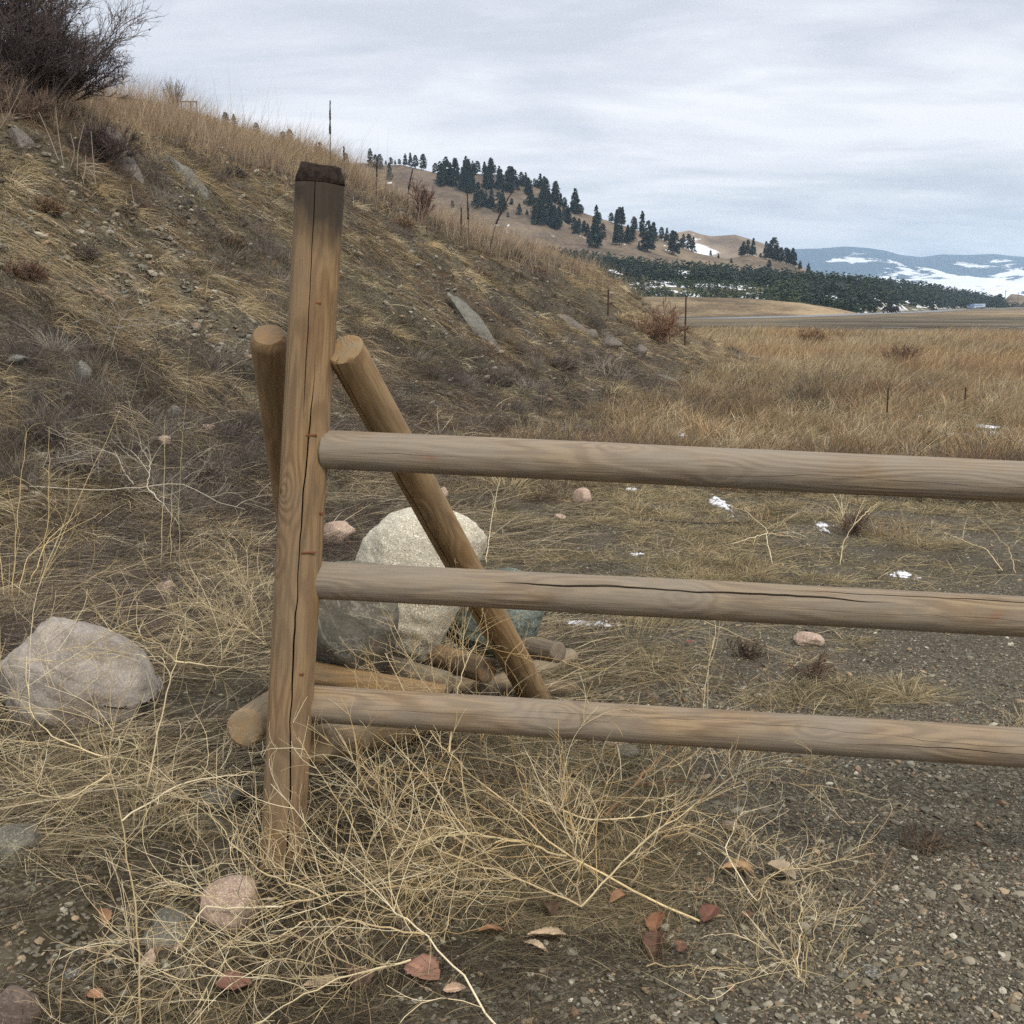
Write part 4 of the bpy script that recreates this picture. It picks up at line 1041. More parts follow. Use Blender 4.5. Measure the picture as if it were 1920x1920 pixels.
def gravel():
    Vs, Fs, Cs, off = [], [], [], 0
    def add(x, y, size, w, r, sub=1, sink=.3):
        nonlocal off
        V, F, C = stones("", "", x, y, size, pal(r, len(x), PEB, w), r, sub=sub, sink=sink)
        Vs.append(V); Fs.append(F + off); Cs.append(C); off += len(V)
    # the lot: fine and coarse gravel
    x, y, r = scatter_px(125000, 2.0, 13, -6, 34, 101, .75)
    g = sstep(-.55, .45, x - lot_edge(y, x) + .35 * fbm(x, y, .9, 4, 51)); g = g * (.35 + .9 * vnoise(x * 2.2, y * 2.2, 61)) * (1 - .5 * sstep(7.0, 13, y)) * (.5 + vnoise(x * .8, y * .8, 66))
    k = r.uniform(0, 1, len(x)) < g; x, y = x[k], y[k]
    size = (.0021 + .0040 * r.random(len(x)) ** 3) * (1 + .11 * (y - 2))
    add(x, y, size, PW, r)
    x, y, r = scatter_px(7000, 2.0, 16, -10, 34, 102, .9)
    g = sstep(-.9, .5, x - lot_edge(y, x) + .35 * fbm(x, y, .9, 4, 51)) * (1 - .6 * sstep(7, 12, y))
    k = r.uniform(0, 1, len(x)) < g * .8; x, y = x[k], y[k]
    add(x, y, .007 + .010 * r.random(len(x)) ** 3, PW, r, 2, .35)
    # pebbles in the weeds, left
    x, y, r = scatter_px(16000, 2.0, 8, -27, 10, 103, .9)
    g = vnoise(x * 2.0, y * 2.0, 62) ** 1.5; k = r.uniform(0, 1, len(x)) < g; x, y = x[k], y[k]
    add(x, y, (.0035 + .009 * r.random(len(x)) ** 3), PW, r, 1, .3)
    # pebbles by the pink stone
    r = np.random.default_rng(104); c0 = G(230, 1830); n = 420
    x = c0[0] + r.normal(.03, .16, n); y = c0[1] + r.normal(0, .13, n); add(x, y, .005 + .009 * r.random(n) ** 2, PW, r, 2, .2)
    V, F, C = np.concatenate(Vs), np.concatenate(Fs), np.concatenate(Cs)
    tag(put("gravel", np_mesh("gravel", V, F, False, C), M_STONE), "grey and tan loose gravel over the packed ground", "gravel", kind='stuff')
gravel()
def rubble():
    x, y, r = scatter_px(85000, 5, 30, -27, 12, 111, .35)
    s, u = su(x, y)
    g = sstep(-.3, .8, s) * (1 - sstep(5.6, 6.6, s)) * (1 - sstep(19, 24, u)) * sstep(.36, .60, vnoise(x * .8, y * .8, 64) * .6 + vnoise(x * 3, y * 3, 65) * .4)
    k = r.uniform(0, 1, len(x)) < g; x, y = x[k], y[k]
    size = .008 + .045 * r.random(len(x)) ** 7 + .006 * r.random(len(x))
    cols = [(.24, .215, .165), (.17, .15, .11), (.34, .31, .24), (.105, .092, .07), (.30, .215, .145), (.19, .19, .16), (.43, .40, .33)]
    V, F, C = stones("", "", x, y, size, pal(r, len(x), cols, [6, 8, 2.5, 6, 2, 3, .8]), r, .6, 1, .3)
    tag(put("rubble", np_mesh("rubble", V, F, False, C), M_STONE), "small broken stones strewn over the bank", "rubble", kind='stuff')
rubble()

SNOWS = [(1352, 945, 48, 34), (1540, 984, 36, 12), (1545, 994, 20, 10), (1085, 1168, 60, 16), (1125, 1170, 60, 16), (1692, 1078, 56, 14), (1778, 775, 60, 14), (1720, 780, 50, 6), (1800, 788, 70, 8), (1850, 800, 80, 9), (1800, 815, 70, 9), (1860, 812, 50, 10), (1840, 828, 60, 8), (1900, 825, 40, 10), (1632, 846, 30, 18),
                                         (1192, 1040, 34, 8), (1184, 918, 24, 8), (1275, 815, 26, 14), (1735, 718, 70, 8), (1490, 690, 60, 5), (1440, 745, 30, 5), (1895, 852, 40, 6), (1560, 770, 30, 4), (1640, 748, 30, 5), (1760, 745, 40, 4)]
_sc = []
for _a in SNOWS:
    _p = G(_a[0], _a[1]); _q = G(_a[0], _a[1] - _a[3] / 2); _r = G(_a[0], _a[1] + _a[3] / 2)
    _sc.append((_p[0], _p[1], max(_a[2] / FPX * _p[1] * .5, .03), max(abs(_q[1] - _r[1]) * .5, .05)))
def no_snow(x, y):
    k = np.ones(len(x), bool)
    for cx, cy, a, b in _sc: k &= ((x - cx) / a) ** 2 + ((y - cy + .3 * b) / (b * 1.15)) ** 2 > 1
    return k
def blades(x, y, dirs, L, w, droop, col, r, zoff=0.0, K=4, keep_above=True):
    n = len(x); p0 = np.stack([x, y, H(x, y) + zoff], -1)
    t = np.linspace(0, 1, K)[None, :, None]
    pts = p0[:, None] + L[:, None, None] * (t * dirs[:, None] + t * t * droop[:, None])
    if keep_above:
        lo = H(pts[..., 0], pts[..., 1]) + 0.003 + .012 * t[..., 0]; pts[..., 2] = np.maximum(pts[..., 2], lo)
    side = nrm(np.cross(nrm(dirs), nrm(r.normal(0, 1, (n, 3)))))[:, None]
    tw = np.array([.85, 1.0, .7, .12])[None, :, None] if K == 4 else np.linspace(1, .1, K)[None, :, None]
    a = pts + side * w[:, None, None] * tw * .5; b = pts - side * w[:, None, None] * tw * .5
    V = np.stack([a, b], 2).reshape(-1, 3)
    i = (np.arange(n) * K * 2)[:, None] + (np.arange(K - 1) * 2)[None]
    F = np.stack([i, i + 1, i + 3, i + 2], -1).reshape(-1, 4)
    return V, F, np.repeat(col, K * 2, 0)
class Mass:
    def __init__(s): s.V, s.F, s.C, s.o = [], [], [], 0
    def add(s, V, F, C): s.V.append(V); s.F.append(F + s.o); s.C.append(C); s.o += len(V)
    def put(s, name, label, cat, mat=None, kind='stuff', parent=None):
        me = np_mesh(name, np.concatenate(s.V), np.concatenate(s.F), True, np.concatenate(s.C))
        o = put(name, me, mat or M_STRAW)
        return tag(o, label, cat, kind=kind)
def clumps(M, cx, cy, nb, rad, L, w, cols, r, lean=None, out=.8, upz=.8, droop=-.5, jit=.22):
    """tussocks: blades fanning out of shared roots"""
    n = len(cx); cnt = np.maximum(6, (nb * r.uniform(.5, 1.5, n))).astype(int); i = np.repeat(np.arange(n), cnt); N = len(i)
    a = r.uniform(0, 6.28, N); q = np.sqrt(r.random(N)); rr_ = (rad * r.uniform(.6, 1.4, n))[i] * q
    ox, oy = np.cos(a), np.sin(a); x, y = cx[i] + ox * rr_, cy[i] + oy * rr_
    d = np.stack([ox * q * out, oy * q * out, np.full(N, upz) * r.uniform(.5, 1.3, N)], 1) + r.normal(0, .22, (N, 3))
    if lean is not None: d = d + lean[i] if np.ndim(lean) == 2 else d + lean
    LL = (L * r.uniform(.6, 1.4, n))[i] * r.uniform(.5, 1.25, N)
    cb = pal(r, n, cols, None, jit)[i] * (1 + r.normal(0, .16, (N, 1))).clip(.5, 1.5)
    M.add(*blades(x, y, nrm(d), LL, w * (1 + .12 * y), np.stack([r.normal(0, .2, N), r.normal(0, .2, N), np.full(N, droop) * r.uniform(.3, 1.4, N)], 1), cb, r))
DOWN = np.array([.94, -.34, -.62]); DOWN = DOWN / np.linalg.norm(DOWN)
STRAW = [(.42, .33, .19), (.50, .41, .25), (.33, .25, .14), (.26, .19, .11), (.56, .48, .32)]
DULL = [(.20, .165, .105), (.115, .095, .062), (.145, .125, .09), (.28, .23, .145), (.080, .066, .047)]
PURP = [(.10, .083, .072), (.145, .122, .104), (.185, .160, .135), (.075, .060, .052)]
RUSTC = [(.25, .15, .085), (.19, .115, .07), (.32, .21, .12), (.13, .085, .058)]
GREENC = [(.15, .14, .06), (.21, .185, .09), (.10, .095, .045)]
def bank_grass():
    M = Mass()
    # wide lying mats of thin grey-purple stems, at the foot and in bands across the slope
    x, y, r = scatter_px(240000, 4.5, 30, -27, 10, 206, .3); s, u = su(x, y)
    g = np.maximum(sstep(-1.3, -.5, s) * (1 - sstep(.9, 2.0, s)), .75 * sstep(.60, .70, vnoise(u * .45, s * .45, 207)) * sstep(0, 1, s) * (1 - sstep(5, 6, s)))
    g *= sstep(.36, .50, vnoise(x * .55, y * .55, 208) * .6 + vnoise(x * 2.2, y * 2.2, 209) * .4) * (1 - sstep(19, 23, u)) * (x < 3.2)
    k = r.uniform(0, 1, len(x)) < g; x, y = x[k], y[k]; n = len(x); hd = 2.2 * fbm(x, y, .4, 2, 210)[:, None]
    base = np.concatenate([np.cos(hd), np.sin(hd), 0 * hd + .22], 1)
    M.add(*blades(x, y, nrm(base + r.normal(0, .28, (n, 3))), r.uniform(.10, .36, n), .0011 + .00013 * y, np.array([0, 0, -.28]) + r.normal(0, .2, (n, 3)), pal(r, n, PURP + [(.24, .205, .17), (.17, .13, .105), (.30, .26, .21)], [5, 5, 4, 5, 2, 3, 1], .22), r, zoff=.015))
    # combed straw in streaks down the bank
    x, y, r = scatter_px(260000, 5.0, 34, -27, 12, 201, .25)
    s, u = su(x, y)
    wx = fbm(x, y, .5, 3, 70); st = vnoise(u * .9 + wx * 1.2, s * .55 + wx, 71) * .42 + vnoise(u * 2.6 + wx, s * 1.5, 72) * .33 + vnoise(x * 6, y * 6, 78) * .25
    g = sstep(-.2, .5, s) * (1 - sstep(20, 26, u)) * sstep(.46, .66, st + .10 * sstep(11, 18, u) + .03 * sstep(3, 6, s) - .02) * (1 - sstep(6.3, 7.2, s))
    k = r.uniform(0, 1, len(x)) < g; x, y = x[k], y[k]; n = len(x)
    d = nrm(DOWN + r.normal(0, .42, (n, 3)) + [0, 0, .42]); L = r.uniform(.07, .30, n)
    M.add(*blades(x, y, d, L, .0018 + .00016 * y, DOWN[None] * .3 + [0, 0, -.45] + r.normal(0, .12, (n, 3)), pal(r, n, STRAW + DULL[3:4], [4, 2.4, 4, 4, .8, 3], .28) * 1.12, r))
    # dull thatch everywhere between
    x, y, r = scatter_px(330000, 4.5, 32, -27, 12, 202, .25)
    s, u = su(x, y); st2 = vnoise(x * .7, y * .7, 73) * .5 + vnoise(x * 2.4, y * 2.4, 74) * .5
    g = sstep(-1.5, .2, s) * (1 - sstep(22, 27, u)) * sstep(.30, .56, st2); k = r.uniform(0, 1, len(x)) < g; x, y, st2 = x[k], y[k], vnoise(x[k] * .45, y[k] * .45, 75); n = len(x)
    d = nrm(DOWN * .55 + r.normal(0, .6, (n, 3)) + [0, 0, .55]); L = r.uniform(.05, .22, n)
    c = np.where((st2 > .58)[:, None], pal(r, n, PURP), pal(r, n, DULL, [3.5, 4, 3, 4, 3.5], .25)); c = np.where(((vnoise(x * .6, y * .6, 76) > .70))[:, None], pal(r, n, RUSTC), c)
    c = np.where(((vnoise(x * 1.6, y * 1.6, 77) > .80))[:, None], pal(r, n, GREENC), c)
    M.add(*blades(x, y, d, L, .0014 + .00012 * y, np.array([0, 0, -.5]) + r.normal(0, .25, (n, 3)), c * 1.0, r))
    # tussocks of dead grass hanging downhill, and low grey-brown scrub
    x, y, r = scatter_px(5200, 5.5, 34, -27, 12, 203, .25); s, u = su(x, y)
    k = (s > -.6) & (s < 6.2) & (u < 24) & (vnoise(x * .9, y * .9, 203) * .5 + vnoise(x * 2.5, y * 2.5, 204) * .5 + .08 * sstep(8, 16, u) > .54); x, y = x[k], y[k]
    clumps(M, x, y, 48, .07, np.full(len(x), .22), .0016, STRAW + STRAW[:2] + DULL[3:4], r, lean=DOWN * .8, out=.5, upz=.75)
    x, y, r = scatter_px(6500, 5.0, 32, -27, 12, 204, .25); s, u = su(x, y)
    k = (s > -1.5) & (s < 6.0) & (u < 25) & (vnoise(x * .8 + 7, y * .8, 205) * .5 + vnoise(x * 2.5, y * 2.5, 206) * .5 > .50); x, y = x[k], y[k]
    clumps(M, x, y, 46, .10, np.full(len(x), .15), .0015, DULL + PURP + RUSTC[1:2], r, lean=DOWN * .3, out=.9, upz=.55, droop=-.3)
    x, y, r = scatter_px(2600, 6, 32, -27, 12, 207, .25); s, u = su(x, y)
    k = (s > 0) & (s < 6.0) & (u < 24) & (vnoise(x * .7 + 3, y * .7, 207) > .5); x, y = x[k], y[k]
    clumps(M, x, y, 70, .09, np.full(len(x), .24), .0012, PURP + DULL[:2] + [(.26, .23, .19)], r, lean=DOWN * .2, out=.8, upz=1.0, droop=-.2)
    M.put("bank_grass", "dead straw and brown thatch combed down the steep bank", "dead grass")
bank_grass()
def crest_grass():
    M = Mass()
    x, y, r = scatter_px(260000, 9, 40, -27, 8, 211, .2)
    s, u = su(x, y)
    den = vnoise(x * .8, y * .8, 81) * .6 + vnoise(x * 2.5, y * 2.5, 82) * .4
    top = np.interp(u, [-6, 1, 5, 7.7, 10.6, 14.6, 20, 26], [6.3, 5.9, 5.3, 5.1, 4.75, 3.7, 2.9, 2.2])
    g = sstep(top - .5, top + .7, s) * (1 - sstep(26, 32, u)) * sstep(.28, .55, den) * (1 - .6 * sstep(top + 6, top + 14, s))
    k = r.uniform(0, 1, len(x)) < g * .9; x, y = x[k], y[k]; n = len(x); s, u = su(x, y)
    hh = (r.uniform(.25, .66, n) * (.65 + .75 * vnoise(x * .5, y * .5, 83))) * np.interp(u, [0, 6, 14, 20, 26], [.9, 1.0, .95, .8, .55])
    d = nrm(np.stack([r.normal(.10, .22, n), r.normal(0, .22, n), np.ones(n)], 1))
    pk = [(.40, .305, .215), (.49, .39, .28), (.31, .225, .155), (.43, .33, .20), (.21, .145, .10)]
    M.add(*blades(x, y, d, hh, .0022 + .00014 * y, np.stack([r.normal(.10, .2, n), r.normal(-.03, .2, n), -r.uniform(0, .25, n)], 1), pal(r, n, pk, [4, 4, 3, 3, 2]), r, K=5))
    # single tall wisps against the sky
    n = 340; r = np.random.default_rng(212); x = r.uniform(-6.5, .8, n); y = r.uniform(15, 25, n); s, u = su(x, y)
    k = (s > np.interp(u, [-6, 2, 8, 12, 14.6, 20], [6.1, 5.9, 5.2, 4.6, 4.0, 3.3])) & (s < 10); x, y = x[k], y[k]; n = len(x)
    d = nrm(np.stack([r.normal(.08, .12, n), r.normal(0, .12, n), np.ones(n)], 1))
    M.add(*blades(x, y, d, r.uniform(.7, 1.35, n), np.full(n, .006), np.stack([r.normal(.08, .1, n), r.normal(0, .1, n), -r.uniform(0, .08, n)], 1), pal(r, n, pk[:3]), r, K=5))
    # golden short grass on the hill behind
    x, y, r = scatter_px(120000, 20, 76, -27, -4, 213, .2); s, u = su(x, y)
    k = (s > 6) ; x, y = x[k], y[k]; n = len(x)
    gd = [(.38, .29, .165), (.32, .235, .13), (.46, .37, .23), (.25, .18, .10)]
    M.add(*blades(x, y, nrm(np.stack([r.normal(.15, .3, n), r.normal(0, .3, n), np.ones(n)], 1)), r.uniform(.12, .38, n), .0004 * y, np.stack([r.normal(.2, .2, n), r.normal(0, .2, n), -r.uniform(.1, .4, n)], 1), pal(r, n, gd), r))
    M.put("crest_grass", "tall pale standing grass along the top of the bank", "tall grass")
crest_grass()
def field_grass():
    M = Mass()
    gd = [(.40, .31, .18), (.49, .40, .245), (.30, .225, .13), (.57, .48, .32), (.22, .165, .10)]
    og = [(.40, .27, .145), (.33, .22, .12), (.47, .35, .20), (.24, .165, .095)]
    ol = [(.26, .22, .12), (.20, .165, .095), (.33, .27, .155), (.15, .125, .08), (.38, .31, .18)]
    # matted olive-straw ground from behind the rails to the tall grass
    x, y, r = scatter_px(260000, 4.2, 26, -10, 34, 221, .35); s, u = su(x, y)
    ed = lot_edge(y, x)
    g = (1 - sstep(-.8, .3, s)) * np.clip(sstep(.40, .62, vnoise(x * 1.0, y * 1.0, 91) * .45 + vnoise(x * 3.5, y * 3.5, 92) * .55 + .26 * sstep(6, 13, y) - .06), 0, 1)
    g *= np.where(y < 11, np.maximum(sstep(.6, -.6, x - ed), .62 * sstep(4.8, 10, y) + .06), 1)
    g *= no_snow(x, y)
    k = r.uniform(0, 1, len(x)) < g; x, y = x[k], y[k]; n = len(x)
    hz = .25 + 1.1 * sstep(.55, .8, vnoise(x * .7, y * .7, 93)) * sstep(8, 12, y)
    d = nrm(np.concatenate([r.normal(0, .75, (n, 2)) + [.2, -.1], (hz * r.uniform(.4, 1.3, n))[:, None]], 1)); L = r.uniform(.05, .20, n) * (1 + .4 * sstep(9, 16, y))
    c = pal(r, n, ol + gd[1:2], [3, 4, 4, 2, 2.6, 1.5]); c = np.where((vnoise(x * .8, y * .8, 94) + .25 * sstep(9, 18, y) - .12 > .56)[:, None], pal(r, n, gd, [3, 3, 4, 2, 2]) * .88, c)
    M.add(*blades(x, y, d, L, .0014 + .00022 * y, np.array([0, 0, -.35]) + r.normal(0, .25, (n, 3)), c, r))
    # tall golden stand
    x, y, r = scatter_px(275000, 11, 66, -6, 34, 222, .15); s, u = su(x, y)
    front = np.interp(x, [1, 5, 8, 10, 14], [22, 21, 17, 13.5, 12.5]) + 2.2 * fbm(x, y, .25, 3, 95)
    g = (1 - sstep(-1.5, .5, s) * (u < 27)) * sstep(-3.0, 9.0, y - front) * (.25 + .75 * vnoise(x * .35, y * .35, 96)); g = g * no_snow(x, y)
    k = r.uniform(0, 1, len(x)) < g; x, y = x[k], y[k]; n = len(x)
    cl = vnoise(x * .45, y * .45, 97) * .6 + vnoise(x * 1.6, y * 1.6, 98) * .4
    hgt = r.uniform(.18, .55, n) * (.45 + 1.0 * cl) * np.where(x > 6, 1.15, .85)
    d = nrm(np.stack([r.normal(.12, .26, n), r.normal(0, .26, n), np.ones(n)], 1))
    c = pal(r, n, gd, [4, 3, 4, 1.5, 2.5]); c = np.where((vnoise(x * .3, y * .3, 99) + .12 * sstep(4, 12, x) > .72)[:, None], pal(r, n, og), c); c = np.where((vnoise(x * .4 + 9, y * .4, 100) > .80)[:, None], pal(r, n, ol), c)
    M.add(*blades(x, y, d, hgt, .0020 + .00026 * y, np.stack([r.normal(.22, .22, n), r.normal(0, .2, n), -r.uniform(.05, .4, n)], 1), c, r))
    # tussocks thickening from the rails to the tall grass
    x, y, r = scatter_px(11500, 4.6, 30, -6, 34, 223, .3); s, u = su(x, y)
    g = (1 - sstep(-.8, .3, s)) * np.clip(sstep(.46, .62, vnoise(x * .8, y * .8, 91) * .5 + vnoise(x * 3, y * 3, 92) * .5 + .22 * sstep(6.5, 15, y) - .04 - .10 * (x > lot_edge(y, x) - .2) * (1 - sstep(7, 11, y))), 0, 1) * no_snow(x, y)
    k = r.uniform(0, 1, len(x)) < g; x, y = x[k], y[k]; q = sstep(9, 17, y) + r.normal(0, .2, len(y))
    clumps(M, x[q > .4], y[q > .4], 42, .10, np.full((q > .4).sum(), .30), .0018, gd + og[:2] + ol[:1], r, lean=np.array([.22, -.05, 0]), out=.5, upz=.9, droop=-.35)
    clumps(M, x[q <= .4], y[q <= .4], 34, .06, np.full((q <= .4).sum(), .11), .0013, ol + gd[:2], r, lean=np.array([.15, -.05, 0]), out=1.0, upz=.5)
    # rusty and brown weeds standing among the gold
    x, y, r = scatter_px(1600, 10, 60, -4, 34, 224, .25); s, u = su(x, y)
    k = (s < -.6) & (vnoise(x * .3 + 5, y * .3, 224) * .6 + vnoise(x * 1.2, y * 1.2, 225) * .4 > .55); x, y = x[k], y[k]
    clumps(M, x, y, 60, .16, np.full(len(x), .42), .0014, RUSTC + DULL[:3] + PURP[:2], r, lean=np.array([.1, 0, 0]), out=.6, upz=1.0, droop=-.15)
    M.put("field_grass", "golden dead grass covering the flat field towards the highway", "dead grass")
field_grass()
def near_straw():
    """fallen stems and thatch near the fence and boulder"""
    M = Mass()
    x, y, r = scatter_px(90000, 2.0, 8.5, -27, 9, 231, .9); s, u = su(x, y); ed = lot_edge(y, x) - .15 * (y < 3)
    den = vnoise(x * 1.6, y * 1.6, 121) * .5 + vnoise(x * 5, y * 5, 122) * .5
    g = sstep(.55, -.45, x - ed + .35 * fbm(x, y, .9, 4, 51)) * sstep(.30, .55, den); k = r.uniform(0, 1, len(x)) < g; x, y = x[k], y[k]; n = len(x)
    d = nrm(np.concatenate([r.normal(0, 1, (n, 2)) + [.25, 0], r.uniform(.02, .45, n)[:, None]], 1)); L = r.uniform(.03, .17, n)
    zone = vnoise(x * 1.3 + 4, y * 1.3, 123)
    c = pal(r, n, DULL + STRAW[2:4], [3, 6, 3, 1.6, 7, 1.2, 1.4], .25) * .78; c = np.where((zone > .62)[:, None], pal(r, n, [(.30, .245, .14), (.38, .30, .18), (.23, .19, .11), (.16, .135, .08)]), c)
    M.add(*blades(x, y, d, L, np.full(n, .0010) + .0008 * r.random(n), np.array([0, 0, -.4]) + r.normal(0, .3, (n, 3)), c, r))
    # long fallen stalks, the swath behind the post and along the bank foot
    x, y, r = scatter_px(30000, 3.4, 12, -27, 6, 232, .6); s, u = su(x, y)
    den = vnoise(x * .9, y * .9, 124) * .6 + vnoise(x * 3, y * 3, 125) * .4
    g = sstep(-3.6, -1.8, s) * (1 - sstep(.3, 1.6, s)) * sstep(.36, .6, den) * (x < .4); k = r.uniform(0, 1, len(x)) < g; x, y = x[k], y[k]; n = len(x)
    sw = np.where((vnoise(x * .6, y * .6, 126) > .45)[:, None], np.array([[.95, .25, .0]]), np.array([[.7, -.6, 0]]))
    d = nrm(sw + np.concatenate([r.normal(0, .42, (n, 2)), r.uniform(.0, .42, n)[:, None]], 1)); L = r.uniform(.18, .50, n)
    c = pal(r, n, [(.50, .42, .27), (.36, .29, .18), (.22, .175, .11), (.13, .108, .078), (.58, .50, .35)], [2.0, 2.2, 3.4, 5, 1.2])
    M.add(*blades(x, y, d, L, np.full(n, .0020) + .0012 * r.random(n), np.array([0, 0, -.25]) + r.normal(0, .12, (n, 3)), c, r, zoff=.02))
    # tufts in the gravel and by the weeds: little fans
    r = np.random.default_rng(233)
    for px, py, nb, L0, cc in [(1495, 1820, 90, .16, 0), (1330, 1745, 120, .12, 1), (1240, 1800, 120, .10, 1), (1180, 1190, 160, .20, 0), (1100, 1290, 160, .13, 2), (1060, 1190, 110, .15, 0), (1240, 1250, 140, .12, 2), (1340, 1280, 90, .10, 3),
                               (1520, 1260, 90, .12, 3), (1690, 1640, 60, .07, 3), (1600, 1640, 120, .09, 1), (1560, 1500, 60, .10, 2), (1440, 1720, 120, .11, 1), (1750, 1580, 70, .09, 3), (1320, 1090, 120, .12, 0), (1220, 1060, 160, .14, 2),
                               (1600, 1000, 90, .16, 3), (1480, 1010, 60, .12, 2), (1730, 1020, 90, .12, 1), (1840, 1000, 90, .12, 1), (960, 1400, 200, .2, 2), (1160, 1440, 160, .16, 2), (1040, 1520, 240, .17, 1), (900, 1600, 260, .17, 1), (740, 1520, 240, .16, 1),
                               (1120, 1620, 240, .15, 1), (1290, 1590, 200, .14, 1), (230, 1560, 240, .22, 0), (200, 1480, 200, .24, 0), (60, 1120, 150, .30, 0), (20, 1180, 150, .34, 0), (120, 1080, 120, .30, 0), (440, 1110, 260, .20, 0), (500, 1180, 200, .18, 0), (340, 1180, 160, .18, 2),
                               (330, 1560, 160, .14, 2), (80, 1620, 160, .16, 2), (240, 1900, 160, .12, 1), (560, 1840, 200, .10, 1), (700, 1870, 200, .09, 1), (420, 1820, 160, .09, 1)]:
        p = G(px, py); n = nb; sp = .05 + L0 * .35
        x = p[0] + r.normal(0, sp, n); y = p[1] + r.normal(0, sp, n)
        d = nrm(np.concatenate([(np.stack([x - p[0], y - p[1]], 1) / sp) * .45 + r.normal(0, .25, (n, 2)), np.ones((n, 1))], 1))
        cs = [[(.46, .37, .19), (.55, .46, .27), (.35, .27, .14)], [(.27, .21, .12), (.19, .15, .09), (.36, .29, .17)], [(.27, .24, .13), (.20, .17, .09), (.38, .32, .19)], [(.19, .12, .08), (.13, .09, .065), (.24, .17, .11)]][cc]
        M.add(*blades(x, y, d, L0 * r.uniform(.45, 1.25, n), np.full(n, .0016), np.concatenate([r.normal(0, .3, (n, 2)), -r.uniform(.1, .6, (n, 1))], 1), pal(r, n, cs), r))
    M.put("straw", "fallen straw and dead weeds matted on the ground around the fence", "straw")
near_straw()
def snow():
    V, F, off = [], [], 0
    for i, (px, py, w, h) in enumerate(SNOWS):
        p = G(px, py); Y = p[1]; hw = w / FPX * Y * .62; a = G(px, py - h / 2); b = G(px, py + h / 2); hd = max(abs(a[1] - b[1]) * .6, .05)
        n = 34; X, Yg = np.meshgrid(np.linspace(-1.25, 1.25, n), np.linspace(-1.25, 1.25, n))
        xx, yy = p[0] + X * hw, p[1] + Yg * hd; rr = np.hypot(X, Yg)
        k = 16 / max(hw * 22, 1)
        th = (.52 - rr) * .55 + .75 * fbm(X * 1.0 + i * 7, Yg * 1.0, 3.0, 5, 140 + i, .8)
        zz = H(xx, yy) + np.where(th > 0, -.002 + .022 * np.sqrt(np.clip(th, 0, 1)), -.05)
        V.append(np.stack([xx, yy, zz], -1).reshape(-1, 3)); F.append(grid_faces(n, n) + off); off += n * n
    m = MT("old_snow", .7, .3); m.color((.78, .80, .84))
    tag(put("snow", np_mesh("snow", np.concatenate(V), np.concatenate(F), True), m.m), "thin melting snow remnants scattered on the ground", "snow", kind='stuff')
snow()

# ------------------------------------------------------------------ branching dry weeds and shrubs
def grow(par, n, L, spread, K, r, t0=.15, t1=1.0, curl=.5, zig=.10, bias=(0, 0, .1), fwd=1.0):
    """children polylines (M*n,K,3) sprouting from parents (M,Kp,3)"""
    M, Kp, _ = par.shape
    i = np.repeat(np.arange(M), n); t = r.uniform(t0, t1, M * n) * (Kp - 1); k = np.minimum(t.astype(int), Kp - 2); f = (t - k)[:, None]
    st = par[i, k] * (1 - f) + par[i, k + 1] * f; d0 = nrm(par[i, k + 1] - par[i, k])
    q = r.normal(0, 1, (M * n, 3)); q = nrm(q - d0 * (q * d0).sum(-1, keepdims=True))
    a = r.uniform(*spread, M * n)[:, None]
    d = nrm(d0 * np.cos(a) * fwd + q * np.sin(a) + np.array(bias))
    cu = r.normal(0, curl, (M * n, 3)); LL = r.uniform(*L, M * n)
    pts = [st]; p = st.copy()
    for s_ in range(K - 1):
        d = nrm(d + cu / (K - 1) + r.normal(0, zig, (M * n, 3))); p = p + d * (LL / (K - 1))[:, None]; pts.append(p.copy())
    return np.stack(pts, 1), LL
def lift(pl, lo=.006, amp=.02, r=None):
    h = H(pl[..., 0], pl[..., 1]) + lo + amp * (r.random(pl.shape[:2]) if r is not None else 0)
    pl[..., 2] = np.maximum(pl[..., 2], h); return pl
def smooth_path(pts, K=16):
    pts = np.array(pts); t = np.linspace(0, len(pts) - 1, K); o = np.stack([np.interp(t, range(len(pts)), pts[:, i]) for i in range(3)], 1)
    for _ in range(1): o[1:-1] = (o[:-2] + 2 * o[1:-1] + o[2:]) / 4
    return o
